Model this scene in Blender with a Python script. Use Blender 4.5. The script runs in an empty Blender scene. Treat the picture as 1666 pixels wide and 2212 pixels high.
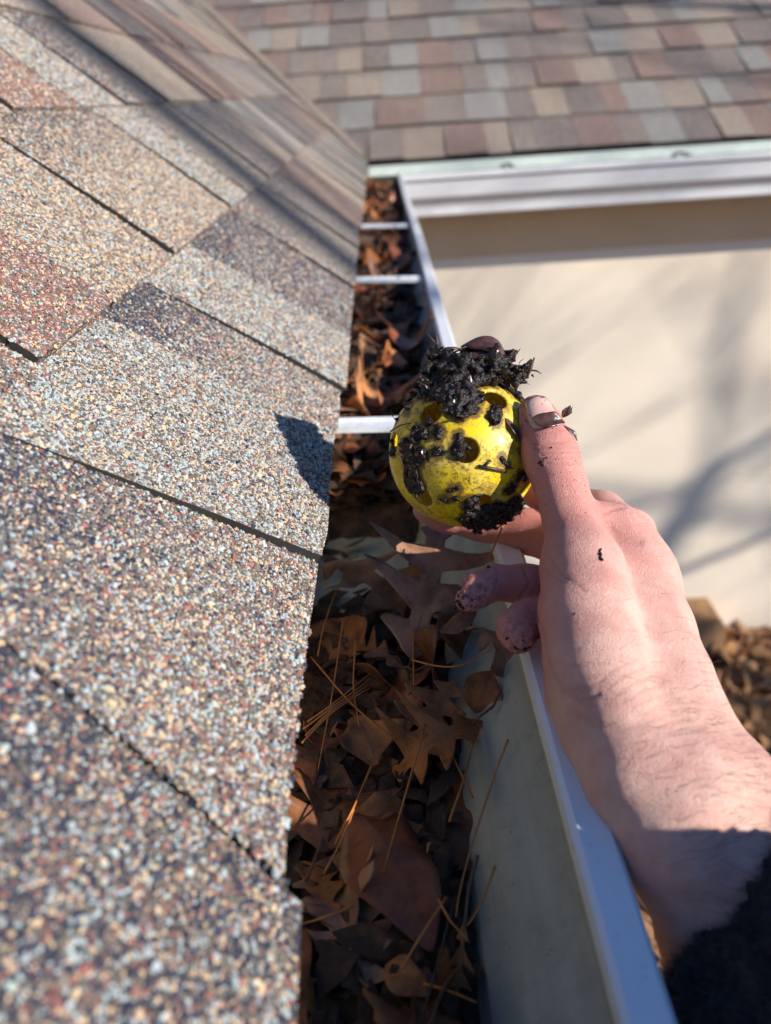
import bpy, math, random
import numpy as np
from mathutils import Vector, Matrix
from mathutils.bvhtree import BVHTree

random.seed(11)
RNG = np.random.default_rng(11)
SC = bpy.context.scene
COL = SC.collection

# ------------------------------------------------------------------ camera
Z0 = 2.17                      # camera height above the ground
F, CX, CY = 1598.0, 833.0, 1106.0
_vy = np.array([-21, 910, -1598.0]); _vy /= np.linalg.norm(_vy)
_vx = np.array([1, 0.068, 0.0]); _vx = _vx - _vy * _vx.dot(_vy); _vx /= np.linalg.norm(_vx)
_vz = np.cross(_vx, _vy)
R = np.stack([_vx, _vy, _vz])   # world = R @ camera
cam_d = bpy.data.cameras.new('camera')
cam = bpy.data.objects.new('camera', cam_d); COL.objects.link(cam)
M = Matrix([list(R[i]) + [0] for i in range(3)] + [[0, 0, 0, 1]])
M.translation = (0, 0, Z0)
cam.matrix_world = M
cam_d.sensor_fit = 'VERTICAL'; cam_d.lens = 25.0
cam_d.sensor_height = 25.0 * 2212 / F; cam_d.sensor_width = cam_d.sensor_height * .753
cam_d.clip_start = 0.01; cam_d.clip_end = 400
cam_d.dof.use_dof = True; cam_d.dof.focus_distance = 0.335; cam_d.dof.aperture_fstop = 7.0
SC.camera = cam

# ------------------------------------------------------------------ light
SUN_AZ, SUN_EL = 116.0, 26.0
_a, _e = math.radians(SUN_AZ), math.radians(SUN_EL)
SUN = np.array([math.sin(_a) * math.cos(_e), math.cos(_a) * math.cos(_e), math.sin(_e)])
world = bpy.data.worlds.new('World'); SC.world = world; world.use_nodes = True
wn = world.node_tree.nodes
sky = wn.new('ShaderNodeTexSky'); sky.sky_type = 'NISHITA'; sky.sun_disc = False
sky.sun_elevation = _e; sky.sun_rotation = _a
wn['Background'].inputs[1].default_value = 0.10
sky.ozone_density = 9.0; sky.dust_density = 0.1
world.node_tree.links.new(sky.outputs[0], wn['Background'].inputs[0])
sun_d = bpy.data.lights.new('sun', 'SUN'); sun_d.energy = 5.0; sun_d.angle = math.radians(0.55)
sun_d.color = (1.0, 0.94, 0.86)
sun = bpy.data.objects.new('sun', sun_d); COL.objects.link(sun)
sun.rotation_euler = Vector(SUN).to_track_quat('Z', 'Y').to_euler()
sun.location = (4, -3, 6)
SC.view_settings.view_transform = 'Standard'; SC.view_settings.look = 'None'
SC.view_settings.exposure = 0.6; SC.view_settings.gamma = 1.0
SC.view_settings.use_curve_mapping = False
SC.cycles.use_denoising = True
SC.cycles.max_bounces = 8

# ------------------------------------------------------------------ helpers
def ray(x, y): return R @ np.array([x - CX, CY - y, -F]) / F
def P(x, y, d): return ray(x, y) * d + np.array([0, 0, Z0])          # pixel + depth -> world
def PZ(x, y, z):                                                      # pixel on the level z (relative to the camera)
    r = ray(x, y); return r * (z / r[2]) + np.array([0, 0, Z0])
def nrm(v): v = np.asarray(v, float); return v / (np.linalg.norm(v) + 1e-12)

ROOT = {}
def tag(o, label=None, cat=None, group=None, kind=None):
    if label: o['label'] = label
    if cat: o['category'] = cat
    if group: o['group'] = group
    if kind: o['kind'] = kind
    return o
def empty(name, loc):
    o = bpy.data.objects.new(name, None); COL.objects.link(o)
    o.location = loc; o.empty_display_size = .02; ROOT[o.name] = np.array(loc, float); return o
def new_mesh(name, v, f, smooth=False):
    me = bpy.data.meshes.new(name)
    v = np.ascontiguousarray(v, np.float32)
    if isinstance(f, np.ndarray):
        n, k = f.shape
        me.vertices.add(len(v)); me.vertices.foreach_set('co', v.ravel())
        me.loops.add(n * k); me.loops.foreach_set('vertex_index', f.astype(np.int32).ravel())
        me.polygons.add(n); me.polygons.foreach_set('loop_start', np.arange(0, n * k, k, dtype=np.int32))
        me.update(calc_edges=True)
    else:
        me.from_pydata([tuple(map(float, p)) for p in v], [], f); me.update()
    me.polygons.foreach_set('use_smooth', np.full(len(me.polygons), smooth))
    return me
def obj(name, v, f, mat, parent=None, smooth=False, base=None):
    """one mesh object from world-space vertices; children are stored relative to their root"""
    v = np.asarray(v, float)
    if parent is None:
        if base is None: base = np.array([v[:, 0].mean(), v[:, 1].mean(), v[:, 2].min()])
        base = np.asarray(base, float)
    else: base = ROOT[parent.name]
    me = new_mesh(name, v - base, f, smooth)
    if mat: me.materials.append(mat)
    o = bpy.data.objects.new(name, me); COL.objects.link(o)
    ROOT[o.name] = base
    if parent is None: o.location = base
    else: o.parent = parent
    return o
def add_attr(o, name, data, typ='FLOAT'):
    a = o.data.attributes.new(name, typ, 'POINT')
    if typ == 'FLOAT': a.data.foreach_set('value', np.asarray(data, np.float32).ravel())
    else: a.data.foreach_set('color', np.asarray(data, np.float32).ravel())

class MB:
    def __init__(s): s.v = []; s.f = []
    def add(s, v, f):
        n = len(s.v); s.v += [tuple(p) for p in v]; s.f += [tuple(i + n for i in q) for q in f]
    def box(s, c, ax, ay, az):
        c, ax, ay, az = map(lambda t: np.asarray(t, float), (c, ax, ay, az))
        v = [c + i * ax + j * ay + k * az for k in (-1, 1) for j in (-1, 1) for i in (-1, 1)]
        s.add(v, [(0, 2, 3, 1), (4, 5, 7, 6), (0, 1, 5, 4), (2, 6, 7, 3), (0, 4, 6, 2), (1, 3, 7, 5)])
    def tube(s, pts, rad, n=6, cap=True):
        pts = [np.asarray(p, float) for p in pts]; vs = []; m = len(pts)
        ref = np.array([.3, .5, .81])
        for i, p in enumerate(pts):
            t = nrm(pts[min(i + 1, m - 1)] - pts[max(i - 1, 0)])
            a = np.cross(t, ref)
            if np.linalg.norm(a) < 1e-3: a = np.cross(t, [1, 0, 0])
            a = nrm(a); b = np.cross(t, a); r = rad[i] if hasattr(rad, '__len__') else rad
            for k in range(n):
                w = 2 * math.pi * k / n; vs.append(p + r * (math.cos(w) * a + math.sin(w) * b))
        f = [(i * n + k, i * n + (k + 1) % n, (i + 1) * n + (k + 1) % n, (i + 1) * n + k) for i in range(m - 1) for k in range(n)]
        if cap: f += [tuple(range(n))[::-1], tuple((m - 1) * n + k for k in range(n))]
        s.add(vs, f)
    def build(s, name, mat, parent=None, smooth=False, base=None):
        return obj(name, np.array(s.v), s.f, mat, parent, smooth, base)

# numpy value noise
def _h(i, j, k, s):
    n = (i * 374761393 + j * 668265263 + k * 2147483647 + s * 974711) & 0xffffffff
    n = ((n ^ (n >> 13)) * 1274126177) & 0xffffffff
    return ((n ^ (n >> 16)) & 0xffff) / 65535.0
def vnoise(p, scale, seed=0):
    q = np.asarray(p, float) * scale; i = np.floor(q).astype(np.int64); f = q - i; f = f * f * (3 - 2 * f)
    x, y, z = i[..., 0], i[..., 1], i[..., 2]; fx, fy, fz = f[..., 0], f[..., 1], f[..., 2]
    def L(a, b, t): return a + (b - a) * t
    return L(L(L(_h(x, y, z, seed), _h(x + 1, y, z, seed), fx), L(_h(x, y + 1, z, seed), _h(x + 1, y + 1, z, seed), fx), fy),
             L(L(_h(x, y, z + 1, seed), _h(x + 1, y, z + 1, seed), fx), L(_h(x, y + 1, z + 1, seed), _h(x + 1, y + 1, z + 1, seed), fx), fy), fz)

# ------------------------------------------------------------------ implicit surfaces
class Field:
    def __init__(s, lo, hi, h):
        s.lo = np.asarray(lo, float); s.h = h
        s.n = np.ceil((np.asarray(hi, float) - s.lo) / h).astype(int) + 1
        s.d = np.full(s.n, 0.02, np.float32)
    def sub(s, lo, hi):
        a = np.clip(np.floor((lo - s.lo) / s.h).astype(int), 0, s.n); b = np.clip(np.ceil((hi - s.lo) / s.h).astype(int) + 1, 0, s.n)
        if (b <= a).any(): return None
        g = [(s.lo[k] + s.h * np.arange(a[k], b[k])).astype(np.float32) for k in range(3)]
        return tuple(slice(a[k], b[k]) for k in range(3)), g
    def cone(s, a, b, ra, rb, k):
        a = np.asarray(a, float); b = np.asarray(b, float); m = max(ra, rb) + k + 3 * s.h
        r = s.sub(np.minimum(a, b) - m, np.maximum(a, b) + m)
        if r is None: return
        sl, g = r
        X = g[0][:, None, None] - np.float32(a[0]); Y = g[1][None, :, None] - np.float32(a[1]); Z = g[2][None, None, :] - np.float32(a[2])
        ab = b - a; L = float(ab.dot(ab)) + 1e-12
        t = np.clip((X * ab[0] + Y * ab[1] + Z * ab[2]) / L, 0, 1)
        d = np.sqrt((X - t * ab[0]) ** 2 + (Y - t * ab[1]) ** 2 + (Z - t * ab[2]) ** 2) - (ra + t * (rb - ra))
        s.smin(sl, d, k)
    def smin(s, sl, d, k):
        o = s.d[sl]
        if k <= 0: s.d[sl] = np.minimum(o, d); return
        h = np.clip(.5 + .5 * (d - o) / k, 0, 1); s.d[sl] = d + (o - d) * h - k * h * (1 - h)
    def chain(s, pts, k):
        for (p, r), (q, t) in zip(pts[:-1], pts[1:]): s.cone(p, q, r, t, k)
    def surf(s):
        """naive surface nets -> verts, quads"""
        d = s.d; S = d < 0; nx, ny, nz = d.shape
        c = S[:-1, :-1, :-1].astype(np.int8)
        for i in (0, 1):
            for j in (0, 1):
                for k in (0, 1):
                    if i + j + k: c = c + S[i:nx - 1 + i, j:ny - 1 + j, k:nz - 1 + k]
        cells = np.argwhere((c > 0) & (c < 8)); idx = np.full(c.shape, -1, np.int64)
        idx[tuple(cells.T)] = np.arange(len(cells))
        acc = np.zeros((len(cells), 3)); cnt = np.zeros(len(cells))
        cor = [(i, j, k) for i in (0, 1) for j in (0, 1) for k in (0, 1)]
        for a in cor:
            for ax in range(3):
                if a[ax]: continue
                b = list(a); b[ax] = 1
                da = d[tuple((cells + a).T)]; db = d[tuple((cells + b).T)]
                m = (da < 0) != (db < 0); t = da / (da - db + 1e-20)
                p = np.tile(np.array(a, float), (len(cells), 1)); p[:, ax] += t
                acc[m] += p[m]; cnt[m] += 1
        V = s.lo + s.h * (cells + acc / cnt[:, None])
        Q = []
        for ax in range(3):
            u, w = (ax + 1) % 3, (ax + 2) % 3
            s0 = [slice(None)] * 3; s1 = [slice(None)] * 3; s0[ax] = slice(0, -1); s1[ax] = slice(1, None)
            E = np.argwhere(S[tuple(s0)] != S[tuple(s1)])
            E = E[(E[:, u] > 0) & (E[:, w] > 0) & (E[:, u] < d.shape[u] - 1) & (E[:, w] < d.shape[w] - 1)]
            inside = S[tuple(E.T)]
            def at(du, dw):
                e = E.copy(); e[:, u] -= du; e[:, w] -= dw; return idx[tuple(e.T)]
            q = np.stack([at(1, 1), at(0, 1), at(0, 0), at(1, 0)], 1)
            q[~inside] = q[~inside][:, ::-1]; Q.append(q)
        Q = np.concatenate(Q); Q = Q[(Q >= 0).all(1)]
        return V, Q

# ------------------------------------------------------------------ materials
class NT:
    def __init__(s, name):
        s.m = bpy.data.materials.new(name); s.m.use_nodes = True; s.t = s.m.node_tree; s.n = s.t.nodes
        s.b = s.n['Principled BSDF']
    def add(s, typ, props=None, **inp):
        n = s.n.new('ShaderNode' + typ)
        for k, v in (props or {}).items(): setattr(n, k, v)
        for k, v in inp.items(): s.set(n, k, v)
        return n
    def set(s, n, k, v):
        key = int(k[1:]) if k[0] == 'i' and k[1:].isdigit() else k.replace('_', ' ')
        sock = n.inputs[key]
        if isinstance(v, bpy.types.NodeSocket): s.t.links.new(v, sock)
        elif hasattr(v, 'outputs'): s.t.links.new(v.outputs[0], sock)
        else:
            if hasattr(sock.default_value, '__len__') and len(sock.default_value) == 4 and hasattr(v, '__len__') and len(v) == 3: v = (*v, 1)
            sock.default_value = v
    def bsdf(s, **k):
        for a, v in k.items(): s.set(s.b, a, v)
    def coord(s, out='Object'): return s.add('TexCoord').outputs[out]
    def pos(s): return s.add('NewGeometry').outputs['Position']
    def noise(s, scale, detail=4, rough=.55, vec=None, out='Fac'):
        n = s.add('TexNoise', Scale=scale, Detail=detail, Roughness=rough)
        s.set(n, 'Vector', vec if vec is not None else s.pos()); return n.outputs[out]
    def vor(s, scale, feature='F1', out='Distance', vec=None, rnd=1.0):
        n = s.add('TexVoronoi', {'feature': feature}, Scale=scale, Randomness=rnd)
        s.set(n, 'Vector', vec if vec is not None else s.pos()); return n.outputs[out]
    def mix(s, f, a, b, mode='MIX'):
        n = s.n.new('ShaderNodeMix'); n.data_type = 'RGBA'; n.blend_type = mode
        s.set(n, 'i0', f); s.set(n, 'i6', a); s.set(n, 'i7', b); return n.outputs[2]
    def math(s, op, a, b=None, clamp=False):
        n = s.add('Math', {'operation': op, 'use_clamp': clamp}, i0=a)
        if b is not None: s.set(n, 'i1', b)
        return n.outputs[0]
    def ramp(s, fac, stops, interp='LINEAR'):
        n = s.add('ValToRGB', Fac=fac); r = n.color_ramp; r.interpolation = interp
        while len(r.elements) < len(stops): r.elements.new(.5)
        for e, (p, c) in zip(r.elements, stops):
            e.position = p; e.color = (*c, 1) if hasattr(c, '__len__') else (c, c, c, 1)
        return n.outputs[0]
    def step(s, fac, a, b): return s.ramp(fac, [(a, 0.0), (b, 1.0)])
    def attr(s, name, typ='GEOMETRY', out='Fac'): return s.add('Attribute', {'attribute_name': name, 'attribute_type': typ}).outputs[out]
    def bump(s, h, strength=.5, dist=.001, normal=None):
        n = s.add('Bump', Height=h, Strength=strength, Distance=dist)
        if normal is not None: s.set(n, 'Normal', normal)
        return n.outputs[0]
    def scale(s, vec, v):
        return s.add('VectorMath', {'operation': 'MULTIPLY'}, i0=vec, i1=v).outputs[0]

GR_COL = np.array([[.375, .43, .43], [.56, .415, .27], [.29, .13, .105], [.165, .14, .118], [.040, .045, .07]])
# tab mixes: weights of pale blue-grey, cream, brick red, grey-brown, slate
MIXES = np.array([[.34, .22, .06, .33, .05], [.19, .34, .10, .33, .04], [.12, .17, .38, .29, .04], [.22, .19, .13, .37, .09], [.15, .11, .10, .30, .34],
    [.44, .22, .08, .23, .03], [.20, .42, .13, .22, .03], [.12, .17, .42, .25, .04], [.20, .18, .20, .37, .05], [.17, .13, .17, .33, .20]])

def shingle_material():
    t = NT('asphalt_shingle')
    p = t.pos()
    cell = t.vor(760, out='Color', vec=p)
    sep = t.add('SeparateColor', Color=cell)
    mixn = t.attr('mix', 'OBJECT'); out = None
    ramps = []
    for w in MIXES:
        c = np.cumsum(w); stops = [(0.0, tuple(GR_COL[0]))] + [(float(c[i]), tuple(GR_COL[i + 1])) for i in range(4)]
        ramps.append(t.ramp(sep.outputs[0], stops, 'CONSTANT'))
    out = ramps[0]
    for i in range(1, len(MIXES)):
        out = t.mix(t.math('GREATER_THAN', mixn, i - .5), out, ramps[i])
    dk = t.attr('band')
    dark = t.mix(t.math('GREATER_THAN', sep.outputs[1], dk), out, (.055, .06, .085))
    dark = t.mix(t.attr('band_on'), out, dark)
    gap = t.step(t.vor(760, 'DISTANCE_TO_EDGE', vec=p), .0, .09)
    col = t.mix(gap, (.04, .037, .035), dark)
    wear = t.step(t.noise(9, 4), .35, .7)
    col = t.mix(t.math('MULTIPLY', wear, .08), col, (.25, .21, .19))
    t.bsdf(Base_Color=col, Roughness=.95, Specular_IOR_Level=.08,
           Normal=t.bump(t.vor(760, vec=p), .9, .0012))
    t.b.inputs['Normal'].links[0].from_node.invert = True
    return t.m
def granule_material():
    t = NT('roof_granules')
    t.bsdf(Base_Color=t.attr('tint', out='Color'), Roughness=.7, Specular_IOR_Level=.2); return t.m
def simple(name, col, rough=.6, var=.25, scale=40, bump=.0, bscale=200, bd=.001, metal=0, spec=.5):
    t = NT(name)
    n = t.noise(scale, 5)
    c = t.mix(t.step(n, .3, .7), tuple(np.array(col) * (1 - var)), tuple(np.minimum(np.array(col) * (1 + var), .95)))
    t.bsdf(Base_Color=c, Roughness=rough, Metallic=metal, Specular_IOR_Level=spec)
    if bump: t.bsdf(Normal=t.bump(t.noise(bscale, 5), bump, bd))
    return t.m
def gutter_material(name, dirt):
    t = NT(name)
    p = t.pos()
    st = t.noise(1.0, 6, .65, t.scale(p, (60, 9, 30)))
    sp = t.step(t.noise(420, 3, .6), .66, .72)
    sp2 = t.math('MULTIPLY', sp, t.step(t.noise(60, 3), .45, .65))
    d = t.math('MULTIPLY', t.step(st, .35, .7), dirt)
    c = t.mix(d, (.83, .84, .84), (.25, .24, .18))
    c = t.mix(t.math('MULTIPLY', sp2, .5), c, (.08, .07, .05))
    t.bsdf(Base_Color=c, Roughness=t.ramp(st, [(.3, .18), (.7, .38)]), Normal=t.bump(t.noise(300, 3), .12, .0004))
    return t.m
def gutter_inside_material():
    t = NT('weathered_gutter_inside')
    p = t.pos()
    st = t.noise(1.0, 7, .7, t.scale(p, (45, 5, 60)))
    st2 = t.noise(1.0, 5, .6, t.scale(p, (120, 120, 22)))
    c = t.ramp(st, [(.25, (.33, .30, .21)), (.5, (.43, .405, .305)), (.78, (.53, .51, .41))])
    c = t.mix(t.math('MULTIPLY', t.step(st2, .5, .75), .28), c, (.075, .06, .04))
    c = t.mix(t.step(t.noise(500, 3), .7, .74), c, (.05, .045, .035))
    t.bsdf(Base_Color=c, Roughness=.55, Normal=t.bump(t.noise(260, 4), .15, .0006))
    return t.m
def leaf_material(name, cols, rough=.6):
    t = NT(name)
    r = t.add('ObjectInfo').outputs['Random']
    c = t.ramp(r, [(i / (len(cols) - 1) if len(cols) > 1 else 0, k) for i, k in enumerate(cols)])
    n = t.noise(55, 5, .6)
    c = t.mix(t.step(n, .42, .68), c, t.mix(.75, c, (.03, .012, .006), 'MULTIPLY'))
    c = t.mix(t.math('MULTIPLY', t.step(t.noise(160, 4, .7), .6, .75), .6), c, (.02, .012, .008))
    v = t.attr('vein')
    c = t.mix(t.math('MULTIPLY', v, .45), c, (.20, .10, .045))
    t.bsdf(Base_Color=c, Roughness=rough, Specular_IOR_Level=.35, Normal=t.bump(t.math('ADD', t.noise(120, 4), t.math('MULTIPLY', v, .35)), .5, .0012))
    return t.m

M_SH = shingle_material(); M_GR = granule_material()
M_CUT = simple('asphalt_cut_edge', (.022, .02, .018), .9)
M_DECK = simple('roof_underlay', (.03, .028, .026), .9)
M_GUT = gutter_material('white_gutter_paint', .16)
M_GIN = gutter_inside_material()
M_HANG = simple('aluminium_strap', (.62, .64, .66), .35, .15, 120)
M_WALLF = simple('fascia_paint', (.62, .55, .45), .7, .06, 12)
M_STEM = simple('pine_needle_orange', (.48, .16, .03), .5, .3, 90)
M_TWIG = simple('dark_twig', (.05, .03, .02), .5, .4, 200, .4, 600, .0005)

# ------------------------------------------------------------------ the setting: ground, wall, roofs
XE, ZE = -.0385, Z0 - .187       # near eave
YE = 2.44                        # far eave
PA, PB = math.radians(40), math.radians(27)
YW = 2.565                        # wall face
def ground_material():
    t = NT('leafy_ground')
    c = t.ramp(t.noise(7, 8, .7), [(.25, (.09, .05, .028)), (.45, (.22, .11, .05)), (.6, (.34, .17, .075)), (.8, (.42, .24, .12))])
    c = t.mix(t.step(t.vor(22, out='Distance'), .1, .5), c, t.mix(.6, c, (.09, .045, .02)))
    t.bsdf(Base_Color=c, Roughness=.95, Normal=t.bump(t.noise(25, 6), .8, .03)); return t.m
g = 150
tag(obj('ground', [(-g, -g, 0), (g, -g, 0), (g, g, 0), (-g, g, 0)], [(0, 1, 2, 3)], ground_material(), base=(0, 0, 0)), 'brown leaf covered ground below the house wall', kind='structure')

def stucco():
    t = NT('cream_stucco')
    c = t.mix(t.step(t.noise(3, 5), .3, .7), (.80, .68, .52), (.86, .745, .585))
    t.bsdf(Base_Color=c, Roughness=.9, Normal=t.bump(t.noise(90, 6, .7), .35, .004)); return t.m
w = empty('wall', (1.0, YW, 0)); tag(w, 'sunlit cream stucco house wall below the far gutter', 'wall', kind='thing')
mb = MB(); mb.box((1.9, YW + .1, (Z0 - .19) / 2), (2.3, 0, 0), (0, .1, 0), (0, 0, (Z0 - .19) / 2)); mb.build('wall_panel', stucco(), w)
mb = MB(); mb.box((1.9, YE + .043, Z0 - .25), (2.0, 0, 0), (0, .0155, 0), (0, 0, .07)); mb.build('fascia', M_WALLF, w)

def valley_y(v): return YE + v * math.sin(PA) / math.tan(PB)
def valley_x(v): return XE - v * math.sin(PB) / math.tan(PA)
UA, VA, NA = np.array([0, 1., 0]), np.array([-math.cos(PA), 0, math.sin(PA)]), np.array([math.sin(PA), 0, math.cos(PA)])
OA = np.array([XE, 0, ZE])
UB, VB, NB = np.array([1., 0, 0]), np.array([0, math.cos(PB), math.sin(PB)]), np.array([0, -math.sin(PB), math.cos(PB)])
OB = np.array([0, YE, ZE])
EXP = .145

def project(pw):
    c = (np.asarray(pw) - [0, 0, Z0]) @ R
    return CX + F * c[:, 0] / -c[:, 2], CY - F * c[:, 1] / -c[:, 2], -c[:, 2]

def granules(par, ubox, vbox, skew, topw, mixw, band, edge, off):
    """real stone chips bedded in one shingle; only where the lens can tell them apart"""
    (u0, u1), (v0, v1) = ubox, vbox
    dens = 680000
    n = int((u1 - u0) * (v1 - v0) * dens)
    if n < 10: return
    u = RNG.uniform(u0, u1, n); v = RNG.uniform(v0, v1, n)
    uu = u + (skew[0] + (skew[1] - skew[0]) * (u - u0) / (u1 - u0)) * (v - v0)
    wv = topw(v, u)
    c = OA + uu[:, None] * UA + v[:, None] * VA + wv[:, None] * NA
    x, y, d = project(c)
    keep = (x > -260) & (x < 900) & (y > -100) & (y < 2500) & (d > .05) & (d < .80)
    # thin out with distance: far chips are finer than a pixel
    keep &= RNG.random(n) < np.clip(1.1 - (d - .30) / .8, .35, 1)
    c = c[keep]; v = v[keep]; u = u[keep]; d = d[keep]; n = len(c)
    if n < 10: return
    size = RNG.lognormal(math.log(.00056), .34, n) * np.clip(1 + (d - .35) * .9, 1, 1.35)
    size = np.clip(size, .0003, .0015)
    a = size * RNG.uniform(.75, 1.5, n); b = size * RNG.uniform(.65, 1.1, n); h = size * RNG.uniform(.4, .75, n)
    th = RNG.uniform(0, 2 * np.pi, n)
    e1 = np.cos(th)[:, None] * UA + np.sin(th)[:, None] * VA; e2 = -np.sin(th)[:, None] * UA + np.cos(th)[:, None] * VA
    tilt = RNG.normal(0, .22, (n, 2))
    nn = NA + tilt[:, :1] * e1 + tilt[:, 1:] * e2; nn /= np.linalg.norm(nn, axis=1)[:, None]
    cor = np.array([[-1, -.55, -1], [-.3, -1, -1], [.6, -.9, -1], [1, .1, -1], [.45, 1, -1], [-.6, .8, -1],
                    [-.62, -.4, .9], [.1, -.72, 1], [.68, -.1, .9], [.25, .65, 1], [-.45, .45, .95]])
    loc = cor[None] * (1 + RNG.uniform(-.3, .3, (n, 11, 3)))
    V = c[:, None] + loc[:, :, :1] * (a[:, None, None] * e1[:, None]) + loc[:, :, 1:2] * (b[:, None, None] * e2[:, None]) + (loc[:, :, 2:3] * .8 + .25) * (h[:, None, None] * nn[:, None])
    fq = np.array([[0, 1, 7, 6], [2, 3, 8, 7], [4, 5, 10, 9]]); ft = np.array([[1, 2, 7], [3, 4, 8], [4, 9, 8], [5, 0, 6], [5, 6, 10], [6, 7, 8], [6, 8, 10], [8, 9, 10]])
    ft = np.concatenate([ft, fq[:, :3], fq[:, [0, 2, 3]]])
    Fa = (np.arange(n)[:, None, None] * 11 + ft[None]).reshape(-1, 3)
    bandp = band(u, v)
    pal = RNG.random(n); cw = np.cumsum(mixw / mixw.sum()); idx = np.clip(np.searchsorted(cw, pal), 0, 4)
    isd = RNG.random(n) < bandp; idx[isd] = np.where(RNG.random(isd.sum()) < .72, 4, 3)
    colr = GR_COL[idx] * RNG.uniform(.74, 1.2, (n, 1)) * RNG.uniform(.93, 1.07, (n, 3))
    o = obj('granules', V.reshape(-1, 3), Fa, M_GR, par); o['kind'] = 'stuff'
    add_attr(o, 'tint', np.repeat(np.c_[colr, np.ones(n)], 11, 0), 'FLOAT_COLOR')
    return n

EXPB = .180
def tab(root, O, U, V, N, lim, u0, u1, v0, mix, thick, skew=(0.0, 0.0), drop=0.0, near=False, bandlen=.35, nsub=1, jit=.0012, thick2=None, band=1.0, EXP=EXP, butt=False):
    v1 = v0 + EXP + .018; vb = v0 - drop
    def cl(u, v):
        a, b = lim(v); return min(max(u, a), b)
    if cl(u1, v0) - cl(u0, v0) < .004 and cl(u1, v1) - cl(u0, v1) < .004: return None
    t2 = thick if thick2 is None else thick2
    def topw(v, u):
        th = thick + (t2 - thick) * np.clip((u - u0) / (u1 - u0), 0, 1)
        return th + (.0012 - th) * np.clip((v - v0) / (v1 - v0), -.1, 1) ** 1.6
    us = np.linspace(0, 1, nsub + 1); vv = [vb, vb + .3 * (v1 - vb), vb + .62 * (v1 - vb), v1]
    verts = []; nb = []
    for lay in (0, 1):
        for v in vv:
            for k in us:
                u = u0 + (u1 - u0) * k
                j = random.uniform(-jit, jit) if (v == vb) else 0
                uu = cl(u + (skew[0] + (skew[1] - skew[0]) * k) * (v - v0), v)
                wv = float(topw(max(v, v0), u)) if lay else -.0008
                verts.append(O + uu * U + (v + j) * V + wv * N); nb.append((u, v))
    m = len(us); f = []; off = 4 * m
    for i in range(3):
        for k in range(m - 1):
            a = i * m + k; f.append((off + a, off + a + 1, off + a + m + 1, off + a + m)); f.append((a, a + m, a + m + 1, a + 1))
    for k in range(m - 1):
        f.append((k, k + 1, off + k + 1, off + k))
        a = 3 * m + k; f.append((a, off + a, off + a + 1, a + 1))
    for i in range(3):
        a = i * m; f.append((a, off + a, off + a + m, a + m)); a += m - 1; f.append((a, a + m, off + a + m, off + a))
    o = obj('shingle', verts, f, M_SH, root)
    o.data.materials.append(M_CUT)
    for p in o.data.polygons[-6:]: p.material_index = 1
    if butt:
        for k in range(m - 1): o.data.polygons[6 * (m - 1) + 2 * k].material_index = 1  # butts in the dark edge colour draw the far rows' shadow lines
    o['mix'] = float(mix)
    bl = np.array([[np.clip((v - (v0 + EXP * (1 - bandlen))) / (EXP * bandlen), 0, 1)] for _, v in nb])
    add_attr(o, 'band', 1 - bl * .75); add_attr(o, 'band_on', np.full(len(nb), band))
    return o, topw, vb, v1

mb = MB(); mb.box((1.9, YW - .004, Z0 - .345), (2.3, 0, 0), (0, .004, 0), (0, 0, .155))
mb.build('eave_shade_strip', simple('tan_eave_shade', (.66, .47, .28), .75, .05, 8), w)  # added strip under the far gutter; tan paints the warm bounce in its shade
# near roof ------------------------------------------------------------
roof = empty('roof', (XE, .6, ZE))
tag(roof, 'steep multicoloured asphalt shingle roof slope on the left running along the leafy gutter', 'roof', kind='thing')
mb = MB()
mb.box(OA + 1.9 * UA + 1.2 * VA - .012 * NA, 2.6 * UA, 1.197 * VA, .010 * NA)
dk = mb.build('underlay', M_DECK, roof)
mb = MB(); mb.box((XE - .038, .75, ZE - .085), (.010, 0, 0), (0, 1.6, 0), (0, 0, .075)); mb.build('fascia', M_WALLF, roof)

# lower three courses follow the photograph: (start, mix, dark upper end, thickness at start, at end)
ROWS = {0: [(-.25, 3, 0, 8, 4), (-.06, 4, 1, 9, 4), (.123, 3, .8, 7.5, 4), (.279, 0, 0, 9.5, 6), (.42, 3, 1, 6, 4), (.50, 0, 0, 9.5, 7), (.625, 4, .6, 7, 4), (.81, 3, .5, 9.5, 4), (1.04, 4, .7, 9, 4), (1.2, None, 0, 0, 0)],
        1: [(-.1, 3, 0, 9, 4), (.10, 3, .5, 9, 4), (.30, 2, 0, 9, 7), (.40, 1, 0, 7, 4), (.535, 1, .5, 9.5, 4), (.77, 0, 0, 9, 6), (.88, 3, .5, 9, 4), (1.06, None, 0, 0, 0)],
        2: [(.1, 1, 0, 9, 4), (.36, 1, .3, 9, 4), (.60, 2, 0, 9, 5), (.74, 0, 0, 7, 4), (.87, 4, .3, 9, 4), (1.05, None, 0, 0, 0)]}
rr = random.Random(5)
NG = 0
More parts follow.
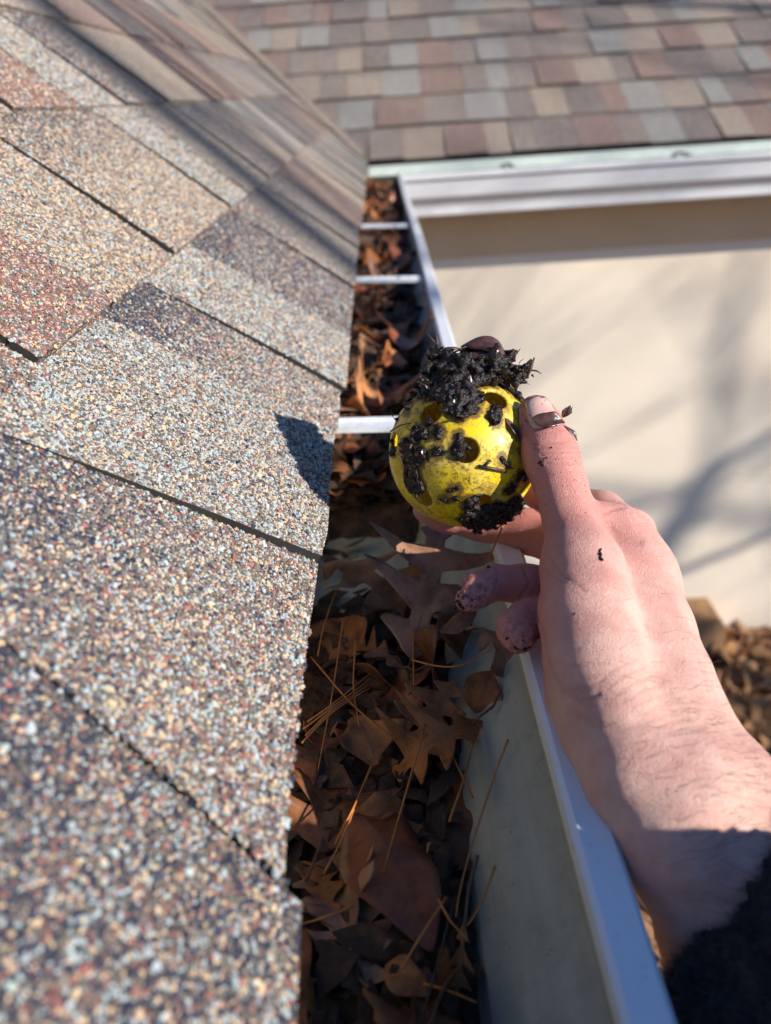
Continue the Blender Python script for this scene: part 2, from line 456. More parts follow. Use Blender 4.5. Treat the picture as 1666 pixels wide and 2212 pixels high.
for ci in range(13):
    v0 = ci * EXP
    row = list(ROWS.get(ci, []))
    u = row[-1][0] if row else .3 - rr.uniform(0, .2); row = row[:-1]
    ymax = valley_y(v0 + EXP) + .05
    while u < ymax:
        row.append((u, rr.choices([0, 1, 7, 3, 4] if ci > 3 or u > 1.2 else [0, 1, 2, 3, 4], [3, 3, 2.0, 3, 1.6])[0], rr.choice([0, 0, .5, 1]), rr.choice([9.5, 9, 7]), rr.choice([4, 4, 6])))
        u += rr.choice([.10, .14, .17, .22, .26]) * rr.uniform(.9, 1.1)
    row.append((u, None, 0, 0, 0))
    for i in range(len(row) - 1):
        u0, mxi, bnd, ta, tb = row[i]; u1 = row[i + 1][0]
        drop = .0
        if ci == 0: drop = {0: .005, 1: .005, 2: -.003, 3: -.0025, 4: -.0015}.get(i, rr.uniform(-.002, .001))
        skew = (0, 0)
        if ci == 0: skew = ((-.25, .38) if i == 1 else (.38, -.25) if i == 2 else (-.25, -.25))
        near = u0 < .95
        bl = rr.choice([.35, .5, .65])
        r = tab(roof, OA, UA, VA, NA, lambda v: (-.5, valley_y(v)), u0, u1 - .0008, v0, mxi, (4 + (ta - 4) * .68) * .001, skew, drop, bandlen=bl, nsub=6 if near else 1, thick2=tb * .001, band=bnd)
        if r and near:
            o, topw, vb, v1 = r
            def band(u, v, v0=v0, s=bl, k=bnd): return np.clip((v - (v0 + EXP * (1 - s))) / (EXP * s), 0, 1) * .85 * k
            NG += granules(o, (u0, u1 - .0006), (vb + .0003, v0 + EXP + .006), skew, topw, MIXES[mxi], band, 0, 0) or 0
print('granules', NG)

last = [None]
def pick():
    while True:
        k = rr.choices([5, 6, 7, 8, 9], [2.6, 2.6, 2.3, 2.8, 1.2])[0]
        if k != last[0] or rr.random() < .15: last[0] = k; return k
# far roof -------------------------------------------------------------
roof2 = empty('roof', (1.0, YE, ZE))
tag(roof2, 'far low pitched multicoloured shingle roof slope above the white gutter and cream wall', 'roof', kind='thing')
mb = MB(); mb.box(OB + 1.2 * UB + 1.3 * VB - .012 * NB, 2.9 * UB, 1.297 * VB, .010 * NB); mb.build('underlay', M_DECK, roof2)
M_DRIP = simple('pale_green_drip_edge', (.66, .72, .64), .5, .08, 30)
mb = MB(); mb.box((1.2, YE - .004, ZE - .021), (1.235, 0, 0), (0, .002, 0), (0, 0, .012)); mb.box((1.2, YE - .008, ZE - .034), (1.235, 0, 0), (0, .004, 0), (0, 0, .0015)); mb.build('drip_edge', M_DRIP, roof2)
for ci in range(13):
    v0 = ci * EXPB; u = valley_x(v0 + EXPB) - rr.uniform(0, .1)
    ex = []
    while u < 2.15 + .12 * ci * .5:
        wd = rr.choice([.07, .09, .105, .12, .135]) * rr.uniform(.9, 1.1)
        tab(roof2, OB, UB, VB, NB, lambda v: (valley_x(v) + .004, 9), u, u + wd - .001, v0,
            pick(), .0055 + rr.choice([.001, .005]), (0, 0), rr.uniform(0, .002), bandlen=rr.choice([.2, .35]), band=rr.choice([0, .25, .6]), EXP=EXPB, butt=True)  # darker upper ends paint shade on far tabs below the next row
        u += wd
# valley strip of shingle laid along the junction
mb = MB(); vs = []
for s in np.linspace(0.03, 1.9, 16):
    v = s
    a = OA + valley_y(v) * UA + v * VA
    vs += [a - .085 * UA + .0095 * NA, a - .004 * UA + .011 * NA + .002 * NB, a + .022 * UB + .0125 * NB]
f = []
for i in range(15):
    for k in range(2): q = i * 3 + k; f.append((q, q + 1, q + 4, q + 3))
vo = obj('valley_strip', vs, f, M_SH, roof); vo['mix'] = 1.0
add_attr(vo, 'band', np.ones(len(vs))); add_attr(vo, 'band_on', np.zeros(len(vs)))

# ------------------------------------------------------------------ gutters
LZ = Z0 - .209                   # near lip height
def profile(h=.092):
    """K-style section: (offset from the eave line, height from the lip), outside then inside skin"""
    out = [(-.026, .012), (-.026, -h), (.050, -h), (.054, -h + .004), (.056, -h + .022), (.060, -h + .034), (.070, -h + .046), (.082, -h + .058),
           (.090, -.022), (.0925, -.014), (.0995, -.0125), (.1003, -.001), (.0985, .0012), (.0885, .0012), (.0865, 0), (.0862, -.007)]
    inn = [(.0885, -.0075), (.0905, -.0145), (.0885, -.022), (.0805, -h + .0585), (.0685, -h + .0465), (.0585, -h + .0345), (.0545, -h + .0225), (.0525, -h + .0045),
           (.049, -h + .0015), (-.0245, -h + .0015), (-.0245, .012)]
    return out, inn
def gutter(name, label, pos, a0, a1, mit0, mit1, h, group=None):
    root = empty(name, pos(.03, (a0 + a1) / 2, -h)); tag(root, label, 'gutter', group)
    out, inn = profile(h)
    n = 40
    def sheet(pr, nm, mat, close):
        vs = []; f = []; m = len(pr)
        for i in range(n + 1):
            for (o, z) in pr:
                s0 = a0 + mit0 * o; s1 = a1 + mit1 * o
                s = s0 + (s1 - s0) * i / n
                wob = .0012 * math.sin(s * 5.1 + 1.3) * max(0, o / .1)
                vs.append(pos(o + wob, s, z))
        for i in range(n):
            for k in range(m - 1): a = i * m + k; f.append((a, a + 1, a + m + 1, a + m))
        return obj(nm, vs, f, mat, root)
    sheet(out, 'trough', M_GUT, 0); sheet(inn, 'inner_face', M_GIN, 0)
    return root
posA = lambda o, s, z: np.array([XE + o, s, LZ + z])
LZ2 = LZ - .010
posB = lambda o, s, z: np.array([XE + s, YE - o, LZ2 + z])
gA = gutter('gutter', 'near white gutter packed with dead leaves running under the left roof edge', posA, -.35, YE, 0, -1, .088)
gB = gutter('gutter', 'far white gutter along the eave above the cream wall', posB, 0, 2.6, 1, 0, .122)
M_CLIP = simple('rusty_clip', (.10, .06, .04), .7, .4, 90)
def hanger(pos, s, root, wd, zz=-.004, mat=None):
    mb = MB()
    m = 9; prof = [(-.024, .004)] + [(-.024 + .112 * i / m, .004 - .006 * i / m) for i in range(1, m)] + [(.0875, -.003)]
    sec = [(-1, 0), (-1, .0035), (-.8, .0035), (-.72, .001), (.72, .001), (.8, .0035), (1, .0035), (1, 0)]
    vs = []; f = []
    for o, z in prof:
        for a, b in sec: vs.append(pos(o, s + a * wd + .04 * (o - .03), z + b + zz))
    k = len(sec)
    for i in range(len(prof) - 1):
        for j in range(k): f.append((i * k + j, i * k + (j + 1) % k, (i + 1) * k + (j + 1) % k, (i + 1) * k + j))
    f += [tuple(range(k)), tuple((len(prof) - 1) * k + j for j in range(k))[::-1]]
    h = obj('hanger', vs, f, mat or M_HANG, root)
    mb = MB(); c = pos(.056, s, .0035 + zz - .001)
    mb.tube([c, c + [0, 0, .0012], c + [0, 0, .0022]], [.0042, .0042, .002], 8); mb.build('screw', M_HANG, h)
for s in (.01, .498, .972, 1.405): hanger(posA, s, gA, .0105)
for s in (.42, .93, 1.43, 1.93): hanger(posB, s, gB, .006, .004, M_CLIP)

# ------------------------------------------------------------------ leaf litter
def litter_z(x, y):
    """height of the packed litter in the near gutter (relative to the camera)"""
    base = np.interp(y, [0, .2, .33, .38, .41, .46, .52, .8, 2.3], [-.272, -.268, -.268, -.285, -.2965, -.2955, -.262, -.246, -.232])
    return base
LEAFC = dict(
    red=leaf_material('leaf_red_brown', [(.32, .09, .032), (.38, .115, .042), (.25, .075, .03)], .35),
    tan=leaf_material('leaf_tan', [(.44, .17, .055), (.52, .23, .085), (.36, .13, .04)]),
    dark=leaf_material('leaf_dark', [(.19, .07, .028), (.27, .10, .035), (.20, .075, .035)], .5),
    orange=leaf_material('leaf_orange_brown', [(.44, .15, .035), (.36, .115, .03), (.48, .19, .055)]),
    grey=leaf_material('leaf_grey_brown', [(.40, .20, .12), (.33, .165, .10), (.46, .245, .145)], .55))
def leaf_outline(kind, n, rnd):
    t = np.linspace(0, 1, n)
    if kind == 'oval':
        w = np.sin(np.pi * t ** .85) ** .8 * .5; w = w * (1 + .07 * ((t * 22) % 1 - .5)); fw = .12
    elif kind == 'oak':      # deep bristle-tipped lobes
        env = np.interp(t, [0, .12, .35, .6, .85, 1], [.03, .22, .55, .60, .34, .02])
        ph = (t * 3.4 + .05) % 1; lobe = np.clip(1 - np.abs(ph - .45) / .34, 0, 1) ** .8
        w = .07 + (env - .05) * lobe; w[-1] = .01; w[0] = .02; fw = .42
    elif kind == 'white_oak':
        env = np.interp(t, [0, .15, .4, .7, .9, 1], [.03, .16, .36, .42, .28, .03])
        w = env * (.62 + .38 * np.cos(2 * np.pi * (t * 4.2 + .3))); fw = .25
    elif kind == 'maple':
        env = np.interp(t, [0, .04, .18, .3, .42, .62, .8, 1], [.06, .42, .62, .22, .66, .24, .16, .01])
        w = env * (1 + .12 * np.sin(t * 40)); fw = .3
    else:
        w = np.sin(np.pi * np.clip(t, .02, .98)) ** .6 * .42 * (1 + .35 * np.sin(t * 9 + rnd.random() * 6)); fw = .1
    return t, np.maximum(w, .006), fw
def leaf(name, kind, base, tip, up, mat, wid=1.0, curl=.25, bend=.12, seed=0, stem=.3, n=44, root_args=None, roll=0.0, parent=None):
    rnd = random.Random(seed)
    base = np.asarray(base, float); tip = np.asarray(tip, float)
    L = np.linalg.norm(tip - base); ey = (tip - base) / L
    up = nrm(up); ex = nrm(np.cross(ey, up)); ez = np.cross(ex, ey)
    if roll: ex, ez = ex * math.cos(roll) + ez * math.sin(roll), ez * math.cos(roll) - ex * math.sin(roll)
    t, w, fw = leaf_outline(kind, n, rnd); S = np.array([-1, -.72, -.42, -.16, 0, .16, .42, .72, 1])
    lw = 1 + .16 * np.sin(t * 7 + rnd.random() * 6)
    verts = []; vein = []; side_ph = rnd.random() * 6
    for i in range(n):
        for sgn in S:
            a = abs(sgn); ww = w[i] * (lw[i] if sgn < 0 else 2 - lw[i]) * wid
            x = sgn * ww * L; yy = (t[i] + fw * a * w[i] * (1 - t[i] * .4)) * L
            z = curl * L * (x / (L * .5)) ** 2 + bend * L * math.sin(math.pi * min(t[i], 1)) - .5 * bend * L
            z += .035 * L * math.sin(yy / L * 11 + side_ph) * a * ww * 2 + .03 * L * math.sin(x / L * 13 + yy / L * 5 + side_ph)
            verts.append(base + x * ex + yy * ey + z * ez)
            vein.append(1.0 if sgn == 0 else max(0, math.sin((t[i] * 1.0) * 2 * math.pi * 7)) ** 8 * .7 * (1 - a * .5))
    m = len(S); f = [(i * m + k, i * m + k + 1, (i + 1) * m + k + 1, (i + 1) * m + k) for i in range(n - 1) for k in range(m - 1)]
    o = obj(name, verts, f, mat, parent, True)
    add_attr(o, 'vein', vein)
    mod = o.modifiers.new('thickness', 'SOLIDIFY'); mod.thickness = .00035
    if stem:
        mb = MB(); c = [base + ey * L * .15 - bend * .3 * L * ez, base, base - ey * L * stem * .5 + ex * L * .03 * rnd.uniform(-1, 1), base - ey * L * stem + ex * L * .1 * rnd.uniform(-1, 1) + ez * L * .05]
        mb.tube(c, [.0004, .0006, .0006, .0008], 5)
        sm = mb.build('stem', M_STEMD, o)
    return o
M_STEMD = simple('leaf_stem_brown', (.12, .06, .03), .55, .3, 90)
UP = np.array([0, 0, 1.0])

# packed litter below the leaves one can tell apart: a rough bed and its broken bits, one mass
vs = []; f = []
nx, ny = 22, 330
for j in range(ny):
    y = -.3 + j / (ny - 1) * 2.62
    for i in range(nx):
        s = i / (nx - 1); z = litter_z(0, y)
        x0, x1 = XE - .0238, XE + np.interp(z + .209, [-.088, -.07, -.045, -.02], [.0478, .0538, .066, .084])
        p = np.array([x0 + (x1 - x0) * s, y, z + Z0])
        p[2] += .010 * (vnoise(p * [1, 1, 0], 45, 3) - .5) + .006 * (vnoise(p * [1, 1, 0], 150, 4) - .5) - .004
        if z < -.284: p[2] -= .006
        vs.append(p)
f = [(j * nx + i, j * nx + i + 1, (j + 1) * nx + i + 1, (j + 1) * nx + i) for j in range(ny - 1) for i in range(nx - 1)]
def litter_material():
    t = NT('rotting_litter')
    c = t.ramp(t.noise(70, 7, .7), [(.3, (.02, .013, .009)), (.5, (.08, .04, .02)), (.65, (.19, .085, .035)), (.8, (.30, .16, .07))])
    t.bsdf(Base_Color=c, Roughness=.75, Normal=t.bump(t.noise(240, 6, .7), 1, .003)); return t.m
bed_v, bed_f = list(vs), list(f)
BW = []
for k in range(5200):
    y = -.2 + 2.45 * random.random() ** 1.25
    z = litter_z(0, y)
    if z < -.275 and random.random() < .9: continue
    x1 = XE + np.interp(z + .209, [-.088, -.07, -.045, -.02], [.046, .052, .064, .082])
    x = random.uniform(XE - .021, x1)
    c = np.array([x, y, Z0 + z + random.uniform(-.002, .008)])
    d = nrm([random.gauss(0, 1), random.gauss(0, 1), random.gauss(0, .35)]); q = nrm(np.cross(d, [random.gauss(0, .4), random.gauss(0, .4), 1])); u = np.cross(q, d)
    l = random.uniform(.004, .013) * (1 + y * .5); b = l * random.uniform(.25, .6); cu = random.uniform(-.3, .5) * l
    n0 = len(bed_v)
    bed_v += [c - l * d, c - .4 * l * d + b * q + cu * u, c - .3 * l * d - b * q + cu * u, c + .5 * l * d + .8 * b * q + cu * u, c + .4 * l * d - b * q + cu * u, c + l * d]
    bed_f += [(n0, n0 + 2, n0 + 1), (n0 + 1, n0 + 2, n0 + 4, n0 + 3), (n0 + 3, n0 + 4, n0 + 5)]
lt = obj('leaf_litter', bed_v, bed_f, litter_material(), None, False)
tag(lt, 'dark rotting mat of crumbled leaves packed along the floor of the near gutter', 'leaf litter', kind='stuff')

def PL(x, y, z): return PZ(x, y, z)
L_ = [  # name kind base(px,py,z) tip(px,py,z) material width curl bend seed label
 ('oak_leaf', 'oak', (890, 1420, -.250), (950, 1140, -.214), 'grey', 1.0, .10, .08, 3, 'large grey brown lobed oak leaf standing on edge under the fingers with sunlit lobe tips', .2),
 ('oak_leaf', 'oak', (690, 1200, -.255), (905, 1330, -.262), 'tan', .75, .25, .2, 4, 'long lobed brown leaf by the shingle edge pointing at the bare patch of gutter floor', .1),
 ('leaf', 'oval', (762, 1722, -.258), (932, 2035, -.254), 'red', .46, .12, .10, 8, 'red brown oval leaf with finely toothed edge and dark midrib lying in the near gutter', .45),
 ('maple_leaf', 'maple', (770, 2075, -.262), (740, 1905, -.264), 'grey', .9, .15, .10, 9, 'pale brown veined leaf with a notched rim near the bottom by the shingle edge', .35),
 ('oak_leaf', 'oak', (1005, 1990, -.246), (985, 2160, -.262), 'orange', .34, .5, .1, 10, 'narrow yellow brown leaf hanging against the inner gutter face with a long stalk', .9),
 ('leaf', 'bit', (770, 1540, -.250), (812, 1650, -.256), 'tan', 1.0, .2, .12, 12, 'small pinkish tan leaf lit softly in the middle of the dark litter', 0),
 ('oak_leaf', 'white_oak', (985, 1455, -.246), (900, 1625, -.255), 'tan', .95, .3, .1, 13, 'upright tan leaf with a curled brown rim left of the gutter face', 0),
 ('oak_leaf', 'oak', (1040, 1545, -.243), (850, 1670, -.256), 'orange', .8, .55, .22, 14, 'curled orange brown leaf crossing below the tan leaves', .3),
 ('leaf', 'oval', (890, 1720, -.268), (1040, 1850, -.262), 'dark', 1.25, .08, .1, 15, 'broad dark purple brown leaf behind the toothed oval leaf', 0),
 ('maple_leaf', 'maple', (690, 1830, -.258), (745, 1660, -.264), 'dark', .9, .2, .1, 16, 'dull brown leaf with a pointed rim tucked against the shingle edge', .4),
 ('oak_leaf', 'white_oak', (720, 2010, -.262), (690, 1850, -.264), 'orange', .7, .4, .2, 17, 'folded orange brown leaf standing up beside the shingle edge low in the gutter', .2),
 ('leaf', 'oval', (830, 2080, -.262), (925, 2150, -.256), 'tan', .55, .35, .05, 18, 'small folded tan leaf with a bright rim below the toothed oval leaf', 0),
 ('leaf', 'oval', (1060, 1450, -.235), (1025, 1540, -.25), 'orange', .9, .3, .1, 19, 'bright orange brown leaf scrap leaning on the inner gutter face below the little finger', 0),
 ('leaf', 'oval', (1000, 1290, -.245), (1050, 1440, -.258), 'dark', 1.1, .2, .2, 20, 'dark curled leaf in the shade under the curled ring finger', 0),
 ('leaf', 'oval', (840, 2140, -.268), (950, 2230, -.262), 'red', 1.1, .15, .1, 21, 'dark red leaf cut off by the bottom of the picture in the near gutter', 0),
 ('oak_leaf', 'white_oak', (880, 1440, -.248), (760, 1400, -.255), 'dark', .6, .4, .25, 22, 'purple brown twisted leaf below the big oak leaf', .3),
 ('oak_leaf', 'oak', (1000, 1330, -.24), (1130, 1490, -.238), 'grey', .35, .4, .2, 23, 'thin grey curled leaf strip slanting toward the inner gutter face', .2),
]
for nm, kd, b, tp, mt, wd, cu, be, sd, lb, stm in L_:
    o = leaf(nm, kd, PL(*b), PL(*tp), UP + np.array([.15, -.25, 0]), LEAFC[mt], wd, cu, be, sd, stm)
    tag(o, lb, 'leaf', 'dead leaves in the near gutter')
rl = random.Random(77)
for k in range(210):
    y = .06 + 2.15 * (k / 210.0) ** 1.5 + rl.uniform(-.01, .01)
    z = float(litter_z(0, y))
    if z < -.272 or (y < .36 and rl.random() < .5): continue
    if .12 < y < .21 and rl.random() < .6: continue
    x1 = XE + np.interp(z + .209, [-.088, -.07, -.045, -.02], [.046, .052, .064, .08])
    x = rl.uniform(XE - .02, x1 - .004)
    L = rl.uniform(.034, .062) * (1.15 if y < .36 else 1 if y < .6 else 1.2); a = rl.uniform(0, 2 * math.pi)
    c = np.array([x, y, Z0 + z + rl.uniform(.0, .012)]); d = np.array([math.cos(a) * .55, math.sin(a), rl.uniform(-.3, .3)])
    b = c - d * L / 2; tp = c + d * L / 2
    for q in (b, tp): q[0] = min(max(q[0], XE - .022), x1 + .004)
    if np.linalg.norm(tp - b) < .014: continue
    cc = rl.choice(['red', 'dark', 'dark', 'red', 'dark', 'grey', 'orange'] if y < .4 else ['red', 'dark', 'dark', 'orange', 'tan', 'grey', 'orange', 'red']); kk = rl.choice(['oval', 'oval', 'white_oak', 'bit', 'oak', 'maple'])
    o = leaf('leaf', kk, b, tp, UP + np.array([rl.gauss(0, .45), rl.gauss(0, .45), 0]),
             LEAFC[cc], rl.uniform(.5, 1.0), rl.uniform(.1, .6), rl.uniform(-.1, .3), 100 + k, 0, n=26)
    zone = 'level with the toothed oval leaf' if y < .21 else 'below the curled fingers' if y < .40 else 'between the bare patch and the nearest visible strap' if y < .5 else 'between the nearest and second strap' if y < .97 else 'between the second and third strap' if y < 1.4 else 'beyond the third strap'
    tag(o, 'crumpled %s %s leaf %s' % (dict(red='red brown', dark='dark', orange='orange brown', tan='tan', grey='grey brown')[cc], dict(oval='oval', white_oak='wavy', bit='torn', oak='lobed', maple='pointed')[kk], zone + (' beside the shingle edge' if x < (XE + x1) / 2 - .012 else ' beside the outer gutter face' if x > (XE + x1) / 2 + .004 else '')), 'leaf', 'crumpled filler leaves in the near gutter')
# pine needles and stalks
ND = [([(742, 1335, -.245), (718, 1500, -.25), (682, 1690, -.256)], 'long straight orange pine needle running beside the shingle edge'),
      ([(768, 1385, -.244), (764, 1480, -.246), (776, 1570, -.25)], 'short upright orange pine needle above the pinkish tan leaf'),
      ([(672, 1420, -.25), (760, 1520, -.248), (865, 1610, -.252)], 'orange pine needle slanting down from the shingle edge across the litter'),
      ([(890, 1425, -.235), (980, 1440, -.228), (1060, 1405, -.222)], 'curved orange pine needle reaching over to the inner gutter face'),
      ([(918, 1565, -.24), (875, 1720, -.246), (828, 1885, -.252)], 'orange pine needle lying across the toothed oval leaf'),
      ([(1098, 1597, -.222), (1060, 1700, -.235), (1010, 1860, -.25), (985, 1980, -.253)], 'long brown stalk leaning up the inner gutter face'),
      ([(1070, 1870, -.238), (1040, 1950, -.246), (1010, 2000, -.25)], 'short reddish stalk beside the narrow yellow brown leaf'),
      ([(930, 1820, -.252), (918, 1860, -.255)], 'tiny pale needle end right of the toothed oval leaf'),
      ([(985, 1930, -.256), (935, 2120, -.25), (905, 2210, -.25)], 'thin black stalk curving down past the narrow yellow leaf'),
      ([(915, 2125, -.255), (1030, 2165, -.25)], 'straight brown stalk near the bottom pointing at the inner gutter face')]
for a, b in ((655, 1575), (660, 1590), (652, 1605), (664, 1560)): ND.append(([(a, b, -.246), (720, 1520 + (b - 1560) * .4, -.243), (800, 1455 + (b - 1560) * .7, -.25)], None))
rq = random.Random(3)
for i in range(9):
    x_, y_ = rq.uniform(690, 1000), rq.uniform(1330, 2080); an = rq.uniform(0, 6.28); ln = rq.uniform(70, 150)
    ND.append(([(x_ - ln * math.cos(an) * .5, y_ - ln * math.sin(an), -.247), (x_ + rq.uniform(-12, 12), y_, -.243), (x_ + ln * math.cos(an) * .5, y_ + ln * math.sin(an), -.248)], 0))
for pts, lb in ND:
    p = [PL(*q) for q in pts]
    if len(p) == 2: p.insert(1, (p[0] + p[1]) / 2 + [0, 0, .001])
    q0 = p[0] * 2 - p[1] + RNG.normal(0, .002, 3); q1 = p[-1] * 2 - p[-2] + RNG.normal(0, .002, 3); ctl = [q0] + p + [q1]; pp = []
    for i in range(1, len(ctl) - 2):
        for t_ in np.linspace(0, 1, 6)[:-1]:
            a_, b_, c_, d_ = ctl[i - 1:i + 3]; pp.append(.5 * (2 * b_ + (c_ - a_) * t_ + (2 * a_ - 5 * b_ + 4 * c_ - d_) * t_ ** 2 + (3 * b_ - a_ - 3 * c_ + d_) * t_ ** 3))
    pp.append(p[-1]); p = pp
    mb = MB(); mb.tube(p, list(np.linspace(.0005, .0003, len(p))), 6)
    o = mb.build('pine_needle' if (not lb or 'needle' in lb) else 'stalk', M_STEM if (not lb or 'black' not in lb) else M_TWIG, None, True)
    if lb == 0: tag(o, 'loose orange pine needle strewn over the leaf litter short of the ball', 'pine needle', 'loose needles strewn in the near gutter'); continue
    tag(o, lb or 'orange pine needle of the small bundle fanning out from the shingle edge', 'pine needle' if (lb is None or 'needle' in lb) else 'stalk', 'needles and stalks in the near gutter' if lb else 'bundle of pine needles')

# ------------------------------------------------------------------ the ball
BC = P(1001, 977, .367); BR = .0369
_bz = nrm(np.array([0, 0, Z0]) - BC); _bx = nrm(_vx_w := R[:, 0] - _bz * _bz.dot(R[:, 0])); _by = np.cross(_bz, _bx)
def bdir(px, py):
    """direction on the ball from a point of its disc (disc centre 705,960 radius 515)"""
    x, y = (px - 705) / 515.0, -(py - 960) / 515.0; r = math.hypot(x, y)
    if r > .985: x, y, r = x / r * .985, y / r * .985, .985
    return nrm(x * _bx + y * _by + math.sqrt(1 - r * r) * _bz)
fld = Field(BC - .0405, BC + .0405, .00062)
gx, gy, gz = [fld.lo[k] + fld.h * np.arange(fld.n[k]) - BC[k] for k in range(3)]
RR = np.sqrt(gx[:, None, None] ** 2 + gy[None, :, None] ** 2 + gz[None, None, :] ** 2)
sd = np.abs(RR - (BR - .0011)) - .0011
holes = [bdir(722, 948), bdir(915, 612), bdir(492, 705), bdir(228, 905), bdir(432, 1262), bdir(805, 1305), bdir(1130, 1200)]
# more holes spread evenly over the unseen side
gold = math.pi * (3 - math.sqrt(5))
for i in range(30):
    yq = 1 - 2 * (i + .5) / 30; rq = math.sqrt(1 - yq * yq); d = nrm(rq * math.cos(gold * i) * _bx + yq * _by + rq * math.sin(gold * i) * _bz)
    if max(d.dot(h) for h in holes) < .80 and max(d.dot(h - 2 * h.dot(_bz) * _bz) for h in holes[:5]) < .93: holes.append(d)
for i, h in enumerate(holes):
    hr = .0056 if i != 5 else .0064
    pr = gx[:, None, None] * h[0] + gy[None, :, None] * h[1] + gz[None, None, :] * h[2]
    cy = np.sqrt(np.maximum(RR ** 2 - pr ** 2, 0)); cut = np.where(pr > 0, hr - cy, -1)
    k = .0012; hh = np.clip(.5 - .5 * (sd - cut) / k, 0, 1); sd = sd + (cut - sd) * hh + k * hh * (1 - hh)   # smooth subtraction
fld.d = sd.astype(np.float32)
bv, bf = fld.surf()
def ball_material():
    t = NT('yellow_plastic')
    p = t.coord('Object')
    y = t.mix(t.noise(30, 3, vec=p), (.76, .53, .006), (.82, .60, .012))
    pale = t.mix(t.math('MULTIPLY', t.step(t.noise(38, 5, vec=p), .52, .66), .5), y, (.75, .62, .22))
    reg = t.step(t.noise(42, 3, .6, vec=p), .36, .56)
    fine = t.step(t.noise(430, 6, .8, vec=p), .50, .60)
    d = t.math('MULTIPLY', fine, t.math('ADD', t.math('MULTIPLY', reg, .85), .06))
    smear = t.math('MULTIPLY', t.step(t.noise(95, 6, .78, vec=p), .50, .64), .9)
    dirt = t.math('MAXIMUM', d, t.math('MULTIPLY', smear, reg))
    fl = t.math('MULTIPLY', t.math('ADD', t.attr('film'), t.math('MULTIPLY', t.math('SUBTRACT', t.noise(230, 6, .75, vec=p), .5), 2.2)), 1.0)
    dirt = t.math('MAXIMUM', dirt, t.math('MULTIPLY', t.step(fl, .40, .85), .92))
    spk = t.step(t.noise(900, 2, .5, vec=p), .70, .73)
    dirt = t.math('MAXIMUM', dirt, t.math('MULTIPLY', spk, .8))
    c = t.mix(dirt, t.mix(t.math('MULTIPLY', t.step(t.noise(60, 5, .7, vec=p), .48, .62), .4), pale, (.40, .22, .02)), t.mix(t.noise(200, 4, vec=p), (.04, .018, .004), (.20, .095, .012)))
    t.bsdf(Base_Color=c, Roughness=t.mix(dirt, (.3,) * 3, (.6,) * 3), Subsurface_Weight=.12, Subsurface_Scale=.002, Subsurface_Radius=(1, .8, .2), Coat_Weight=.1, Coat_Roughness=.15,
           Normal=t.bump(dirt, .35, .0005, t.bump(t.noise(120, 3, vec=p), .12, .0008)))
    return t.m
ball = obj('ball', bv, bf, ball_material(), None, True, base=BC - np.array([0, 0, BR]))
tag(ball, 'muddy yellow plastic ball with round holes held over the gutter', 'ball')

# wet black mud caked on the ball, one lumpy mass grown from crumbs
mr = random.Random(4)
mf = Field(BC - .05 + np.array([0, 0, .0]), BC + np.array([.045, .045, .062]), .00058)
mf.d[:] = .01
ELL = [  # disc px, radii, lift range mm, count, crumb radius mm
 (740, 455, 300, 75, (0, 4), 170, (1.0, 2.6)), (620, 560, 180, 70, (0, 2.5), 90, (.9, 2.2)), (820, 480, 230, 60, (0, 4), 90, (.9, 2.4)),
 (690, 660, 110, 80, (0, 2), 75, (.7, 1.8)), (640, 600, 130, 60, (0, 3), 60, (.8, 2)), (905, 720, 38, 60, (0, 1.2), 26, (.6, 1.3)), (800, 620, 30, 40, (0, 1.2), 14, (.6, 1.2)),
 (440, 560, 70, 70, (0, 1.5), 30, (.7, 1.6)), (330, 600, 40, 120, (-.3, .6), 26, (.5, 1.0)), (1120, 540, 70, 40, (0, 1.5), 30, (.7, 1.6)),
 (470, 760, 45, 25, (-.2, .8), 12, (.5, 1.2)), (340, 950, 40, 75, (-.3, .8), 32, (.5, 1.3)), (425, 985, 48, 55, (-.3, 1.0), 30, (.6, 1.5)), (548, 958, 42, 24, (-.3, .5), 12, (.5, 1.0)),
 (365, 1110, 45, 90, (-.3, 1.0), 40, (.6, 1.5)), (400, 1180, 60, 45, (-.3, .8), 26, (.5, 1.4)), (450, 850, 55, 30, (-.3, .7), 16, (.5, 1.1)), (545, 830, 28, 45, (-.3, .5), 14, (.5, 1.0)), (400, 850, 30, 60, (-.3, .7), 16, (.5, 1.1)),
 (950, 1350, 165, 55, (-.2, 2.2), 95, (.8, 2.0)), (800, 1400, 95, 60, (-.2, 2.5), 60, (.8, 2.0)), (1060, 1310, 60, 60, (-.2, 1.5), 34, (.7, 1.6)), (760, 1310, 45, 50, (-2.5, .5), 30, (.8, 1.8)),
 (672, 930, 34, 80, (-2.6, .6), 42, (.7, 1.7)), (230, 930, 20, 60, (-.4, .4), 18, (.5, 1.0)), (1010, 1190, 50, 40, (-.3, .3), 14, (.4, .9)), (1080, 1120, 50, 30, (-.3, .5), 14, (.5, 1.0)),
 (960, 1010, 20, 30, (-.3, .3), 7, (.4, .9)), (620, 1260, 60, 18, (-.3, .2), 10, (.4, .8)), (640, 1190, 40, 22, (-.3, .2), 8, (.4, .8)), (260, 740, 14, 14, (0, .4), 4, (.5, 1.0)), (800, 1440, 60, 40, (-.2, 1), 26, (.6, 1.4)), (930, 1440, 120, 30, (-.2, 1), 30, (.6, 1.4))]
